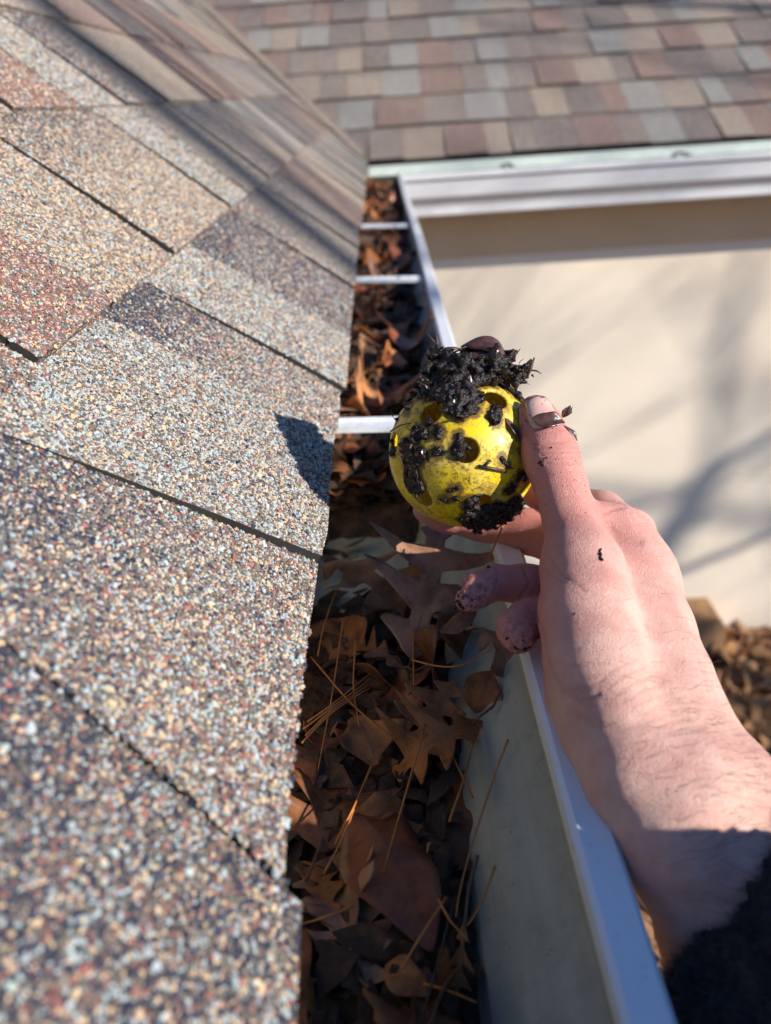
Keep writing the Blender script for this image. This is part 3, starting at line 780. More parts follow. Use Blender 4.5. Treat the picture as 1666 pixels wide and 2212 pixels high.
for cx_, cy_, rx, ry, lift, n, rad in ELL:
    for _ in range(int(n * 1.5)):
        a = mr.uniform(0, 6.283); q = math.sqrt(mr.random()); d = bdir(cx_ + rx * q * math.cos(a), cy_ + ry * q * math.sin(a))
        c = BC + d * (BR + mr.uniform(*lift) * .001); r = mr.uniform(rad[0] * .6, rad[1] * .85) * .001
        mf.cone(c, c + np.array([mr.gauss(0, 1), mr.gauss(0, 1), mr.gauss(0, 1)]) * r * .9, r, r * .6, .0012)
def bpt(px, py, zz=0.0):
    """a point beside the ball's disc, zz ball radii toward the lens"""
    return BC + BR * ((px - 705) / 515 * _bx - (py - 960) / 515 * _by + zz * _bz)
for cx_, cy_, rx, ry, z0, z1, n, rad in [(560, 330, 70, 60, .0, .35, 60, (.9, 2.4)), (680, 380, 150, 60, .0, .5, 130, (1.0, 2.6)), (860, 400, 170, 60, .0, .5, 130, (1.0, 2.6)), (930, 330, 110, 50, -.1, .25, 70, (.9, 2.2)),
                                         (800, 300, 110, 40, -.3, .1, 60, (1.0, 2.4)), (1060, 440, 70, 60, .0, .4, 50, (.9, 2.0)), (500, 290, 40, 22, .1, .25, 20, (.7, 1.4)), (470, 430, 60, 60, .1, .45, 40, (.8, 1.8))]:
    for _ in range(n):
        a = mr.uniform(0, 6.283); q = math.sqrt(mr.random()); c = bpt(cx_ + rx * q * math.cos(a), cy_ + ry * q * math.sin(a), mr.uniform(z0, z1)); r = mr.uniform(rad[0] * .7, rad[1] * .9) * .001
        mf.cone(c, c + np.array([mr.gauss(0, 1), mr.gauss(0, 1), mr.gauss(0, 1)]) * r * 1.1, r, r * .45, .0014)
mv, mq = mf.surf()
mv = mv + ((vnoise(mv, 900, 1) - .5)[:, None] * .0011 + (vnoise(mv, 420, 2) - .5)[:, None] * .0014 + (vnoise(mv, 1900, 3) - .5)[:, None] * .0007) * ((mv - BC) / np.linalg.norm(mv - BC, axis=1)[:, None])
def mud_material():
    t = NT('wet_black_mud')
    c = t.ramp(t.noise(260, 6, .7), [(.3, (.004, .003, .0025)), (.56, (.013, .008, .006)), (.76, (.05, .028, .016))])
    t.bsdf(Base_Color=c, Roughness=t.ramp(t.noise(600, 4), [(.35, .10), (.65, .38)]), Specular_IOR_Level=.4, Normal=t.bump(t.noise(1100, 5, .7), .8, .0008)); return t.m
from mathutils.kdtree import KDTree
kd = KDTree(len(mv) // 2 + 1)
for i, q in enumerate(mv[::2]): kd.insert(q, i)
kd.balance()
bw = bv + 0.0; film = np.array([np.clip(1 - (kd.find(q)[2] - .0006) / .0034, 0, 1) for q in bw]); add_attr(ball, 'film', film)
M_MUD = mud_material()
mud = obj('mud', mv, mq, M_MUD, ball, True)
# flakes of rotten leaf and fibre bristling out of the mud
mn = np.empty(len(mud.data.vertices) * 3, np.float32); mud.data.vertices.foreach_get('normal', mn); mn = mn.reshape(-1, 3).astype(float)
fk = MB()
for i in RNG.choice(len(mv), 800):
    p, q = mv[i], mn[i]
    if (p - BC).dot(_bz) < -.012: continue
    d = nrm(RNG.normal(0, 1, 3)); d = nrm(d - q * q.dot(d) * RNG.uniform(.3, 1)); b = nrm(np.cross(q, d)); l = RNG.uniform(.0006, .0024); w_ = l * RNG.uniform(.25, .6)
    if RNG.random() < .12: fk.tube([p, p + (d + .4 * q) * l, p + (d + .3 * q + .5 * b) * l * 2.2], [.00022, .0002, .0001], 4, False)
    else: fk.add([p - d * l * .5, p + b * w_ + q * l * .3, p + d * l + q * l * RNG.uniform(.1, .8), p - b * w_ + q * l * .25], [(0, 1, 2), (0, 2, 3)])
M_WET0 = simple('wet_rotten_leaf', (.05, .025, .015), .3, .7, 500)
fo_ = fk.build('mud_flakes', M_WET0, ball, False); fo_['kind'] = 'stuff'
# bits of leaf and twig stuck in the mud
M_WET = simple('wet_leaf_brown', (.085, .038, .028), .28, .5, 220, .4, 500, .0006)
def stuck(name, kind, a, b, up, wid, curl, bend, seed):
    o = leaf(name, kind, a, b, up, M_WET, wid, curl, bend, seed, 0, n=24, parent=ball); return o
stuck('leaf_scrap', 'oval', bpt(700, 192, .16), bpt(1042, 314, .12), _by + .3 * _bx + .2 * _bz, .72, -.5, .36, 31)
stuck('leaf_scrap', 'oval', bpt(740, 290, .3), bpt(1010, 380, .3), _by + .9 * _bz, .5, -.3, .2, 32)
stuck('leaf_scrap', 'bit', bpt(520, 260, .2), bpt(700, 270, .15), _by + .4 * _bz, .3, .2, .1, 33)
stuck('leaf_scrap', 'oval', BC + bdir(965, 745) * (BR + .0012), BC + bdir(1050, 900) * (BR + .002), bdir(1000, 830), .28, .3, .1, 34)
for i, (q, r) in enumerate([([(545, 265, .2), (500, 215, .22), (455, 165, .25)], .0007), ([(540, 270, .2), (528, 230, .22), (515, 180, .26)], .0005), ([(1120, 460, .1), (1150, 400, .1), (1175, 325, .1)], .0009),
                          ([(1150, 410, .1), (1190, 415, .12), (1222, 435, .13)], .0004), ([(1145, 420, .1), (1105, 405, .12), (1085, 398, .12)], .0004), ([(620, 305, .25), (700, 262, .25), (760, 250, .2)], .0005), ([(1160, 440, .1), (1172, 455, .12)], .0006),
                          ([(220, 820, .42), (290, 785, .62), (370, 770, .68)], .0004), ([(470, 340, .2), (450, 290, .2)], .0008)]):
    mb = MB(); p = [bpt(*k) for k in q]; mb.tube(p, [r] * (len(p) - 1) + [r * .5], 6); mb.build('twig', M_TWIG, ball, True)
mb = MB(); p = [BC + bdir(*k) * (BR + .0006) for k in ((800, 1045), (880, 1060), (970, 1080))]; mb.tube(p, .0009, 6); p = [BC + bdir(*k) * (BR + .0006) for k in ((830, 1050), (875, 1010))]; mb.tube(p, .0007, 6); mb.build('twig', M_TWIG, ball, True)

# ------------------------------------------------------------------ the hand and forearm
def C(x, y, d, rpx): return (P(x, y, d), rpx / F * d)
lo = np.array([.0, .02, Z0 - .33]); hi = np.array([.235, .425, Z0 - .095])
hf = Field(lo, hi, .00125)
# palm, thenar, back of hand, wrist, forearm
KP = .010
hf.chain([C(1235, 1135, .325, 58), C(1258, 1230, .308, 80), C(1268, 1330, .290, 92), C(1290, 1440, .274, 98), C(1335, 1550, .258, 92)], KP)
hf.chain([C(1366, 1150, .345, 48), C(1376, 1250, .33, 80), C(1396, 1370, .308, 92), C(1425, 1470, .288, 100), C(1455, 1565, .272, 106)], KP)
hf.chain([C(1320, 1190, .350, 55), C(1330, 1290, .33, 90), C(1340, 1400, .305, 105), C(1375, 1520, .28, 110)], KP)
hf.chain([C(1262, 1300, .335, 60), C(1280, 1400, .315, 75), C(1310, 1500, .29, 85), C(1350, 1570, .272, 88)], KP)
hf.chain([C(1248, 1345, .322, 52), C(1248, 1430, .303, 62), C(1272, 1520, .284, 74), C(1310, 1590, .266, 84)], KP)
hf.chain([C(1325, 1580, .262, 96), C(1378, 1690, .245, 100), C(1463, 1850, .232, 100), C(1552, 2060, .231, 104), C(1660, 2330, .23, 120)], KP)
hf.chain([C(1460, 1570, .27, 104), C(1560, 1725, .25, 122), C(1690, 1900, .235, 145), C(1850, 2120, .229, 155)], KP)
hf.chain([C(1395, 1570, .268, 104), C(1478, 1745, .242, 122), C(1585, 1930, .2365, 133), C(1740, 2200, .23, 150)], KP)
# web between thumb and first finger
hf.chain([C(1262, 1110, .334, 34), C(1330, 1150, .335, 44), C(1350, 1210, .33, 60)], .012)
# thumb
hf.chain([C(1158, 892, .3435, 40), C(1168, 925, .3415, 50), C(1190, 985, .337, 59), C(1211, 1048, .332, 55), C(1232, 1125, .326, 58)], .003)
hf.chain([C(1183, 970, .3335, 40), C(1198, 1000, .332, 42)], .006)
# fingers: each curls on its own
def finger(pts, k=.004): hf.chain([C(*p) for p in pts], k)
finger([(1364, 1150, .347, 46), (1300, 1108, .368, 46), (1235, 1085, .388, 42), (1175, 1062, .400, 40), (1120, 1040, .408, 36), (1080, 1020, .411, 30)])
finger([(1290, 1200, .353, 55), (1216, 1172, .372, 52), (1139, 1148, .386, 47), (1040, 1127, .3955, 40), (962, 1113, .397, 35), (922, 1101, .393, 30)])
finger([(1285, 1285, .337, 52), (1215, 1268, .336, 45), (1135, 1262, .333, 42), (1068, 1258, .329, 40)])
hf.chain([C(1068, 1258, .329, 40), C(1032, 1274, .322, 39), C(1012, 1296, .317, 29)], .002)
finger([(1255, 1345, .322, 50), (1185, 1330, .318, 42), (1140, 1335, .312, 43)])
hf.chain([C(1140, 1335, .312, 43), C(1118, 1358, .303, 46), C(1121, 1374, .299, 38)], .002)
# keep the hand out of the ball it presses on
sl, g = hf.sub(BC - .05, BC + .05)
db = np.sqrt((g[0][:, None, None] - BC[0]) ** 2 + (g[1][None, :, None] - BC[1]) ** 2 + (g[2][None, None, :] - BC[2]) ** 2) - (BR + .0002)
hf.d[sl] = np.maximum(hf.d[sl], -db)
hv, hq = hf.surf()
tmp = bpy.data.objects.new('tmp', new_mesh('tmp', hv, hq)); COL.objects.link(tmp)
sm = tmp.modifiers.new('s', 'SMOOTH'); sm.factor = .5; sm.iterations = 4
ss = tmp.modifiers.new('ss', 'SUBSURF'); ss.levels = 1; ss.render_levels = 1
dg = bpy.context.evaluated_depsgraph_get(); me = bpy.data.meshes.new_from_object(tmp.evaluated_get(dg))
V = np.empty(len(me.vertices) * 3); me.vertices.foreach_get('co', V); V = V.reshape(-1, 3)
Nn = np.empty(len(me.vertices) * 3, np.float32); me.vertices.foreach_get('normal', Nn); Nn = Nn.reshape(-1, 3).astype(float)
Q = np.empty(len(me.loops), np.int32); me.loops.foreach_get('vertex_index', Q); Q = Q.reshape(-1, 4)
bpy.data.objects.remove(tmp)
# creases and folds of the skin, cut into the surface that faces the lens
px, py, pd = project(V)
view = np.array([0, 0, Z0]) - V; view /= np.linalg.norm(view, axis=1)[:, None]; facing = (Nn * view).sum(1) > -.1
disp = np.zeros(len(V)); crease = np.zeros(len(V))
def fold(pts, depth, width, dmax=1.0, dmin=0.0):
    pts = np.array(pts, float); best = np.full(len(V), 1e9)
    for a, b in zip(pts[:-1], pts[1:]):
        ab = b - a; t = np.clip(((px - a[0]) * ab[0] + (py - a[1]) * ab[1]) / ab.dot(ab), 0, 1)
        best = np.minimum(best, np.hypot(px - a[0] - t * ab[0], py - a[1] - t * ab[1]))
    w = np.exp(-(best / width) ** 2) * facing * (pd < dmax) * (pd > dmin)
    disp[:] -= w * depth; crease[:] = np.maximum(crease, w)
def r1(*p): return [(781 + .4167 * a, 694 + .4167 * b) for a, b in p]
TH = .345
for k, (a, b, dep) in enumerate([((925, 650), (1135, 630), .00028), ((915, 668), (1145, 652), .00034), ((930, 690), (1155, 680), .00036), ((945, 715), (1160, 705), .0003), ((960, 738), (1165, 735), .00024), ((960, 630), (1110, 605), .00018)]):
    m = ((a[0] + b[0]) / 2, (a[1] + b[1]) / 2 - 14 + 4 * k)
    fold(r1(a, m, b), dep, 3.4, .36)
fold(r1((850, 590), (900, 640), (905, 690)), .0003, 5, .36)
fold(r1((925, 372), (860, 405), (832, 450), (842, 495), (880, 525)), .0004, 3.0, .36)
fold(r1((955, 1200), (1060, 1330), (1150, 1390)), .00016, 3.6, .33)
fold(r1((945, 1290), (1040, 1345), (1160, 1400)), .00012, 3.2, .33)
fold(r1((1215, 950), (1250, 1040), (1330, 1110), (1440, 1140)), .0006, 10, .37)
fold(r1((1255, 1000), (1300, 975), (1360, 965)), .0003, 4, .37)
fold(r1((700, 1280), (712, 1340), (690, 1420), (650, 1480)), .0006, 3.4, .345)
fold(r1((820, 1440), (875, 1360), (840, 1275)), .0005, 4, .345)
fold(r1((860, 1470), (905, 1530), (935, 1580)), .0005, 4, .33)
fold(r1((790, 1560), (850, 1530), (915, 1550)), .0002, 3, .32)
def r3(*p): return [(1041 + .4118 * a, 1301 + .4118 * b) for a, b in p]
fold(r3((320, 120), (360, 330), (430, 470), (520, 512), (610, 480)), .0004, 5.5, .33)
fold(r3((430, 470), (560, 440), (640, 400)), .00015, 3.2, .33)
fold(r3((480, 330), (560, 318), (650, 322)), .0002, 2.6, .33)
fold(r3((470, 560), (600, 640), (720, 660), (850, 640)), .0003, 10, .30)
for k in range(9):
    q = 700 + 45 * k; fold(r3((q - 90, 420 + 34 * k), (q, 350 + 40 * k), (q + 110, 300 + 44 * k)), .00009, 4.0, .32)
# tendon and vein relief, knuckle lumps
disp += .0007 * (vnoise(V, 55, 5) - .5) + .00018 * (vnoise(V, 260, 6) - .5)
V = V + Nn * disp[:, None]
person = obj('person', V, Q, None, None, True)
tag(person, 'bare right hand and forearm in a black fleece sleeve holding the muddy yellow ball', 'person')
# redness of fingertips and knuckles
def near(x, y, d, r): p = P(x, y, d); return np.exp(-(np.linalg.norm(V - p, axis=1) / r) ** 2)
red = np.clip(.85 * near(1150, 880, .34, .022) + .55 * near(1195, 985, .33, .028) + 1.1 * near(1025, 1285, .32, .026) + 1.1 * near(1118, 1365, .30, .03) + near(1000, 1120, .39, .05) + .9 * near(1120, 1150, .38, .035) + .9 * near(1130, 1262, .333, .03)
              + .3 * near(1390, 1160, .33, .03) + .3 * near(1215, 1100, .32, .04) + .12 * near(1300, 1200, .30, .04), 0, 1.2)
add_attr(person, 'red', red); add_attr(person, 'crease', crease)
tip = np.clip(near(1130, 1392, .30, .010) + near(1000, 1300, .315, .013) + .3 * near(1160, 870, .335, .016), 0, 1); add_attr(person, 'grime', tip)
def skin_material():
    t = NT('skin'); p = t.pos()
    mot = t.step(t.noise(60, 6, .65), .36, .64); mot2 = t.noise(170, 4, .6)
    base = t.mix(mot, (.60, .315, .25), (.73, .46, .37))
    red = t.attr('red')
    c = t.mix(t.math('MULTIPLY', red, t.math('ADD', .55, t.math('MULTIPLY', mot2, .6)), True), base, (.56, .22, .185))
    c = t.mix(t.math('MULTIPLY', t.step(mot2, .55, .75), .25), c, (.62, .30, .25))
    cr = t.attr('crease'); c = t.mix(t.math('MULTIPLY', cr, .22), c, (.30, .12, .09))
    pores = t.step(t.noise(1500, 2), .60, .72); c = t.mix(t.math('MULTIPLY', pores, .12), c, (.30, .13, .09))
    gm = t.math('MULTIPLY', t.attr('grime'), t.step(t.noise(420, 5, .7), .48, .58))
    c = t.mix(gm, c, (.03, .018, .012))
    spk = t.math('MULTIPLY', t.step(t.noise(700, 2), .735, .75), .6); c = t.mix(spk, c, (.05, .03, .02))
    cells = t.vor(1500, 'DISTANCE_TO_EDGE', vec=t.scale(p, (1, .72, 1)))
    fine = t.noise(1.0, 5, .65, t.scale(p, (900, 420, 900)))
    h = t.math('ADD', t.math('MULTIPLY', t.math('MINIMUM', cells, .22), 1.6), t.math('MULTIPLY', fine, .55))
    t.bsdf(Base_Color=c, Roughness=t.ramp(fine, [(.3, .40), (.7, .58)]), Specular_IOR_Level=.42, Subsurface_Weight=.22, Subsurface_Radius=(1, .3, .16), Subsurface_Scale=.0035,
           Normal=t.bump(h, .7, .0007, t.bump(t.noise(420, 5, .65), .22, .0008)))
    return t.m
person.data.materials.append(skin_material())
bvh = BVHTree.FromPolygons([Vector(v) for v in V], [tuple(q) for q in Q])
def hit(x, y):
    d = Vector(ray(x, y)).normalized(); r = bvh.ray_cast(Vector((0, 0, Z0)), d)
    return (np.array(r[0]), np.array(r[1])) if r[0] is not None else (None, None)
# thumbnail: a curved plate bedded in the thumb tip
def nail(cx_, cy_, ax, hw, hl, name):
    """plate centred at a pixel, ax = pixel direction to the tip"""
    ax = np.array(ax) / np.hypot(*ax); sx = np.array([-ax[1], ax[0]]); vs = []; k = 13
    for j in range(k):
        for i in range(k):
            a, b = i / (k - 1) * 2 - 1, j / (k - 1) * 2 - 1
            wv = hw * (1 - .10 * b - .30 * max(-b - .35, 0) ** 1.2); rr_ = 1 - .18 * (a * a) * (b > 0) * b
            q = np.array([cx_, cy_]) + sx * a * wv + ax * b * hl * (rr_ if b > 0 else 1 - .28 * a * a)
            h, n = hit(*q)
            if h is None: h, n = hit(cx_, cy_)
            vs.append(h + n * (.00038 - .0005 * max(abs(a), abs(b)) ** 6))
    f = [(j * k + i, j * k + i + 1, (j + 1) * k + i + 1, (j + 1) * k + i) for j in range(k - 1) for i in range(k - 1)]
    o = obj(name, vs, f, M_NAIL, person, True)
    md = o.modifiers.new('thickness', 'SOLIDIFY'); md.thickness = .0005; md.offset = -.2; return o
def nail_material():
    t = NT('fingernail'); c = t.mix(t.step(t.noise(160, 4), .35, .7), (.62, .36, .30), (.70, .45, .38))
    c = t.mix(t.math('MULTIPLY', t.step(t.noise(500, 5, .7), .60, .66), .8), c, (.05, .03, .02))
    t.bsdf(Base_Color=c, Roughness=.22, Subsurface_Weight=.15, Subsurface_Scale=.002, Normal=t.bump(t.noise(350, 3), .12, .0004)); return t.m
M_NAIL = nail_material()
nail(1167, 889, (-.32, -1), 29, 36, 'thumbnail')
# specks of soil on the skin
sp = MB()
def speck(x, y, r):
    h, n = hit(x, y)
    if h is None: return
    vs = []
    for k in range(10):
        th = k * gold; zc = 1 - 2 * (k + .5) / 10; rad = math.sqrt(1 - zc * zc); vs.append(h + n * r * .3 + r * mr.uniform(.55, 1.25) * np.array([rad * math.cos(th), rad * math.sin(th), zc]))
    c = np.mean(vs, 0); order = sorted(range(10), key=lambda i: vs[i][2])
    import mathutils
    fs = []
    bmv = bmesh.new(); [bmv.verts.new(v) for v in vs]; bmv.verts.ensure_lookup_table(); bmv.verts.index_update(); bmesh.ops.convex_hull(bmv, input=bmv.verts)
    bmv.verts.index_update(); sp.add([tuple(v.co) for v in bmv.verts], [tuple(v.index for v in q.verts) for q in bmv.faces]); bmv.free()
import bmesh
for (x, y, r) in [(925, 735, 1.3), (932, 748, 1.0), (945, 722, .9), (958, 706, .9), (984, 655, .8), (896, 640, .7), (1110, 722, .5), (1165, 770, .4), (1115, 825, .5), (1155, 850, .4), (880, 465, 1.0), (932, 360, .8), (935, 415, .6), (870, 410, .5), (1235, 1195, 1.0), (1240, 1215, 1.2), (1238, 1232, 1.3), (1245, 1180, .6), (1225, 1210, .7),
                  (1162, 993, .5), (1105, 1517, .9), (1345, 972, .5), (1430, 975, .5), (1465, 1145, .4), (955, 950, .6), (1205, 1420, .3), (590, 1275, 1.2), (620, 1268, 1.1), (660, 1272, 1.2), (600, 1258, .9), (510, 1385, 1.3), (505, 1420, 1.1), (515, 1470, 1.3), (525, 1490, 1.1), (560, 1480, .8), (590, 1440, .7), (500, 1450, 1.0),
                  (755, 1645, 1.0), (800, 1692, 1.3), (850, 1700, 1.5), (838, 1655, .9), (770, 1560, .5), (870, 1690, 1.0), (550, 1350, .5), (640, 1400, .5), (1002, 795, .5), (900, 660, .6)]:
    for q in range(3 if r > .9 else 1):
        X, Y = r1((x + mr.uniform(-7, 7) * (q > 0), y + mr.uniform(-8, 8) * (q > 0)))[0]; speck(X, Y, r * .00065 * mr.uniform(.7, 1.1))
for k in range(120):
    X, Y = r1((mr.uniform(790, 1180), mr.uniform(370, 900)))[0]; speck(X, Y, mr.uniform(.00012, .0003))
so = sp.build('dirt_specks', M_MUD, person, False); so['kind'] = 'stuff'
# fine hair
hb = MB(); cnt = 0
for k in range(2600):
    x, y = mr.uniform(1250, 1665), mr.uniform(1250, 2050)
    w_ = np.interp(y, [1250, 1400, 1550, 1700], [.02, .15, .7, 1]) * np.interp(x - (1400 + (y - 1500) * .45), [-160, 0, 160], [.08, .4, 1])
    if mr.random() > w_ * .62: continue
    h, n = hit(x, y)
    if h is None: continue
    dr = nrm(R @ np.array([.95, .12 + mr.gauss(0, .3), 0])); dr = nrm(dr - n * n.dot(dr) + n * mr.uniform(.12, .5))
    L = mr.uniform(.003, .0085); bnd = np.cross(n, dr) * mr.gauss(0, .35) - n * .25
    hb.tube([h, h + dr * L * .5 + bnd * L * .08, h + dr * L + bnd * L * .4], [.000045, .00004, .00002], 3, False); cnt += 1
ho = hb.build('hair', simple('arm_hair', (.06, .03, .017), .45, .3, 90), person, True); ho['kind'] = 'stuff'
# scraps of leaf on the thumb and fingers
def scrap(a, b, lb, wid, curl, seed, lift=.0022, kind='oval'):
    A, B = np.array(r1(a)[0]), np.array(r1(b)[0]); H, nh = hit(*((A + B) / 2))
    if H is None: H, nh = hit(*(A * .8 + B * .2))
    if H is None: H, nh = P(*((A + B) / 2), .338), _bz
    D = -(H - [0, 0, Z0]).dot(R[:, 2]); A3, B3 = P(*A, D), P(*B, D); d = B3 - A3; nh = nrm(nh + .3 * _bz); d = d - nh * nh.dot(d); c = H + nh * lift
    o = leaf('leaf_scrap', kind, c - d / 2, c + d / 2, nh, M_WET, wid, curl, .08, seed, 0, n=20)
    tag(o, lb, 'leaf scrap', 'scraps of leaf stuck to the hand')
scrap((880, 512), (1050, 535), 'dark brown leaf scrap stuck across the thumbnail', .52, .12, 41)
scrap((1036, 545), (1130, 612), 'thin curled leaf scrap on the right edge of the thumb', .22, .5, 42, .0006)
scrap((1040, 500), (1092, 435), 'small upright leaf scrap sticking out beside the thumb tip', .5, .3, 43, .001)
A, na = hit(*r1((585, 1500))[0])
if A is not None:
    o = leaf('leaf_scrap', 'oval', P(*r1((600, 1505))[0], .318), P(*r1((408, 1612))[0], .315), _bz, LEAFC['dark'], .4, .7, .1, 44, 0, n=20)
    tag(o, 'dark twisted leaf hanging from the tip of the ring finger', 'leaf scrap', 'scraps of leaf stuck to the hand')
mb = MB(); mb.tube([P(*r1((738, 1050))[0], .37), P(*r1((695, 1150))[0], .362), P(*r1((657, 1236))[0], .355)], [.0005, .0005, .00035], 6)
tag(mb.build('pine_needle', M_STEM, None, True), 'thin orange pine needle hanging below the ball in front of the middle finger', 'pine needle')

# ------------------------------------------------------------------ fleece sleeve
c0 = P(1577, 1948, .242); ax = nrm(P(1900, 2420, .19) - c0)
e1 = nrm(P(1372, 2137, .232) - P(1700, 1745, .236)); e1 = nrm(e1 - ax * .0); e2 = nrm(np.cross(e1, nrm(P(1590, 1925, .232) - P(1590, 1925, .1)))); e2 = nrm(P(1590, 1925, .26) - P(1590, 1925, .232))
rings = []; NR = 96
Zc = np.array([0, 0, Z0])
path = [c0, c0 + ax * .05, np.array([.150, .060, -.178]) + Zc, np.array([.24, -.008, -.134]) + Zc, np.array([.33, -.085, -.085]) + Zc, np.array([.40, -.20, -.04]) + Zc, np.array([.45, -.33, -.01]) + Zc]  # unseen upper sleeve, bent and widened to shade the near gutter lip
prof = [(.012, 0, .90), (.004, 0, .93), (.000, 0, .97), (.000, 0, 1.0), (.003, .001, 1.03), (.010, .002, 1.05), (.02, .003, 1.06), (.035, .004, 1.07), (.045, .005, 1.08)]
for t, grow, inner in prof:
    c = c0 + ax * t
    rings.append([c + (.052 + grow) * inner * math.cos(a) * e1 + (.030 + grow) * inner * math.sin(a) * e2 for a in np.linspace(0, 2 * math.pi, NR, endpoint=False)])
g1, g2 = e1, e2
for i in range(2, len(path)):
    tg = nrm(path[min(i + 1, len(path) - 1)] - path[i - 1])
    g1 = nrm(g1 - tg * tg.dot(g1)); g2 = nrm(np.cross(tg, g1)) * (1 if np.cross(tg, g1).dot(g2) > 0 else -1)
    ra, rb = (.060, .060) if i == 2 else (.050 + .003 * i, .046 + .005 * i)
    rings.append([path[i] + ra * math.cos(a) * g1 + rb * math.sin(a) * g2 for a in np.linspace(0, 2 * math.pi, NR, endpoint=False)])
vs = np.array(rings).reshape(-1, 3); n = len(rings)
f = [(i * NR + k, i * NR + (k + 1) % NR, (i + 1) * NR + (k + 1) % NR, (i + 1) * NR + k) for i in range(n - 1) for k in range(NR)]
tmp = bpy.data.objects.new('tmp', new_mesh('tmp', vs, f)); COL.objects.link(tmp)
ss = tmp.modifiers.new('ss', 'SUBSURF'); ss.levels = 3; ss.render_levels = 3
dg = bpy.context.evaluated_depsgraph_get(); me = bpy.data.meshes.new_from_object(tmp.evaluated_get(dg)); bpy.data.objects.remove(tmp)
SV = np.empty(len(me.vertices) * 3); me.vertices.foreach_get('co', SV); SV = SV.reshape(-1, 3)
SN = np.empty(len(me.vertices) * 3, np.float32); me.vertices.foreach_get('normal', SN); SN = SN.reshape(-1, 3)
SQ = np.empty(len(me.loops), np.int32); me.loops.foreach_get('vertex_index', SQ); SQ = SQ.reshape(-1, 4)
SV = SV + SN * (.0042 * (vnoise(SV, 260, 8) - .5) + .0024 * (vnoise(SV, 520, 9) - .5) + .004 * (vnoise(SV, 45, 7) - .5))[:, None]
M_FL = simple('black_fleece', (.018, .016, .015), .97, .6, 260, .9, 700, .0014)
M_FL.node_tree.nodes['Principled BSDF'].inputs['Sheen Weight'].default_value = .1
slv = obj('sleeve', SV, SQ, M_FL, person, True)
fb = MB(); ii = RNG.choice(len(SV), min(len(SV), 26000))
for i in ii:
    p = SV[i]; x, y, d = project(p[None])
    if not (1250 < x[0] < 1800 and 1650 < y[0] < 2350): continue
    nn = SN[i].astype(float); dr = nrm(nn + RNG.normal(0, .7, 3)); L = RNG.uniform(.0012, .0035); sw = nrm(RNG.normal(0, 1, 3))
    fb.tube([p, p + dr * L * .6, p + dr * L + sw * L * .4], [.00011, .0001, .00005], 3, False)
M_FP = simple('fleece_pile_grey', (.10, .095, .09), .9, .6, 200)
fo = fb.build('fleece_pile', M_FP, person, True); fo['kind'] = 'stuff'

# ------------------------------------------------------------------ things below and behind
M_BLK = simple('weathered_brown_block', (.34, .18, .08), .9, .3, 18, .5, 60, .01)
mb = MB(); x0, x1, y0, y1, zt = .95, 1.325, YW - .16, YW - .004, .20
vs = [(x0, y0, 0), (x1, y0, 0), (x1, y1, 0), (x0, y1, 0), (x0, y0, zt), (x1 - .03, y0, zt), (x1, y0, zt - .05), (x1, y1, zt - .05), (x1 - .03, y1, zt), (x0, y1, zt)]
f = [(0, 1, 6, 5, 4), (1, 2, 7, 6), (2, 3, 9, 8, 7), (3, 0, 4, 9), (4, 5, 8, 9), (5, 6, 7, 8), (3, 2, 1, 0)]
tag(obj('block', vs, f, M_BLK), 'low brown block with a cut corner against the foot of the cream wall', 'block')
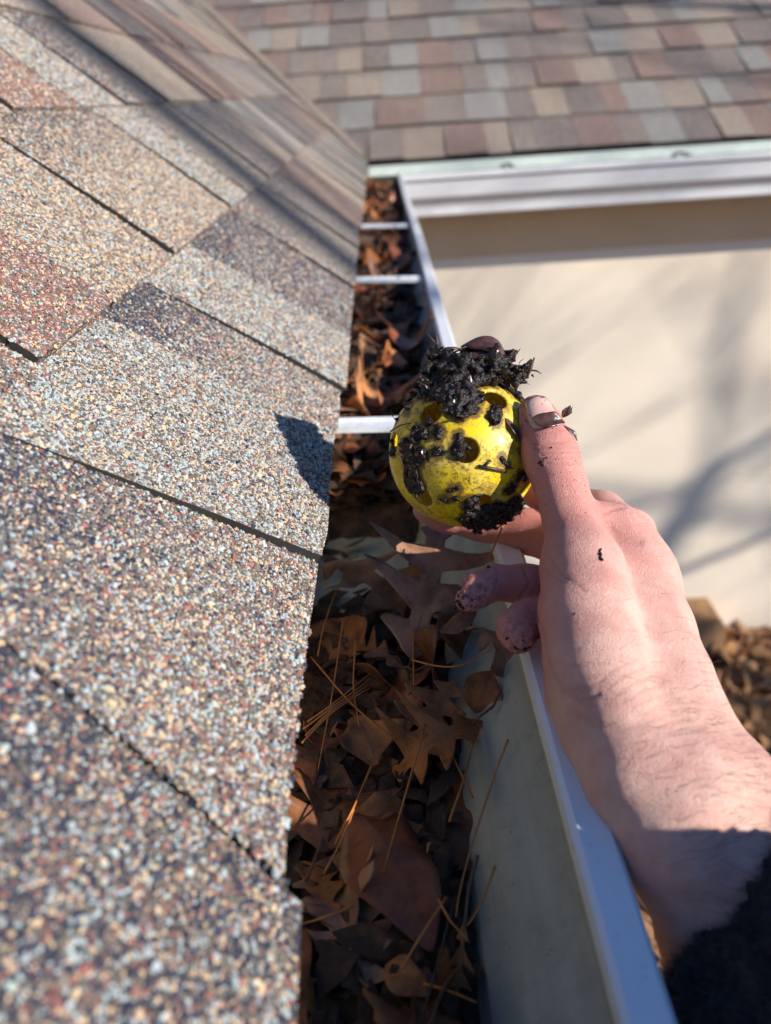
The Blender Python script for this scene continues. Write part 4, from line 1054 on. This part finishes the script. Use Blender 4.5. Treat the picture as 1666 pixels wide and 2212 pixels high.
# fallen leaves on the ground
gv = []; gf = []
for k in range(3200):
    c = np.array([random.uniform(.3, 3.2), random.uniform(.6, YW - .02), random.uniform(.004, .03)])
    d = nrm([random.gauss(0, 1), random.gauss(0, 1), random.gauss(0, .3)]); q = nrm(np.cross(d, [random.gauss(0, .4), random.gauss(0, .4), 1])); u = np.cross(q, d)
    l = random.uniform(.04, .10); b = l * random.uniform(.3, .6); cu = random.uniform(-.1, .4) * l; n0 = len(gv)
    gv += [c - l * d, c + b * q + cu * u, c + l * d, c - b * q + cu * u]; gf += [(n0, n0 + 1, n0 + 2), (n0, n0 + 2, n0 + 3)]
tag(obj('fallen_leaves', gv, gf, leaf_simple := simple('fallen_leaf_brown', (.34, .175, .075), .85, .5, 10)), 'carpet of brown fallen leaves on the ground below the wall', 'fallen leaves', kind='stuff')

# bare winter trees to the right behind the photographer: their branches shade the wall and the roofs
def bare_tree(loc, h, seed, label, lean=(0, 0), bias=(0, 0, 0), girth=.016, spread=1.0):
    bias = np.array(bias, float)
    rn = random.Random(seed); root = empty('bare_tree', loc); tag(root, label, 'tree', 'bare trees beside the house')
    tk, cr = MB(), MB()
    def grow(p, d, L, r, lev):
        pts = [p]; rad = [r]; n = 5
        for i in range(n):
            d = nrm(d + np.array([rn.gauss(0, .10), rn.gauss(0, .10), rn.gauss(.03, .06)]) + .05 * bias); p = p + d * L / n; pts.append(p); rad.append(r * (1 - .62 * (i + 1) / n))
            if lev < 4 and i >= (1 if lev else 1):
                for _ in range(rn.choice([1, 2, 2]) if lev < 3 else rn.choice([1, 1, 2])):
                    sd = nrm(np.array([rn.gauss(0, 1), rn.gauss(0, 1), rn.gauss(.25, .5)])); sd = nrm(sd - d * sd.dot(d) * .6 + d * .75 + bias)
                    grow(p, sd, L * rn.uniform(.38, .62) * spread, rad[-1] * rn.uniform(.45, .7), lev + 1)
        (tk if lev < 2 else cr).tube(pts, rad, 7 if lev < 2 else 4, False)
    grow(np.array(loc, float), nrm(np.array([lean[0], lean[1], 1.0])), h, h * girth, 0)
    tk.build('trunk', M_BARK, root, True); cr.build('crown', M_BARK, root, True)
M_BARK = simple('grey_bark', (.12, .095, .075), .9, .3, 12, .6, 30, .02)
bare_tree((5.9, -.45, 0), 4.9, 6, 'bare winter tree standing to the right of the house', (.22, .1), (.45, .1, .25), .020)
bare_tree((8.0, -.9, 0), 6.2, 15, 'bare leaning tree behind the nearer bare tree', (.3, .05), (.4, .1, .2))
bare_tree((9.5, -4.25, 0), 11.0, 9, 'tall slim bare tree off to the right of the house', (0, 0), (0, .05, .7), .0075, .4)
bare_tree((7.6, -.55, 0), 5.8, 22, 'broad bare tree standing between the other bare trees', (.15, .05), (.5, .1, .35), .017)
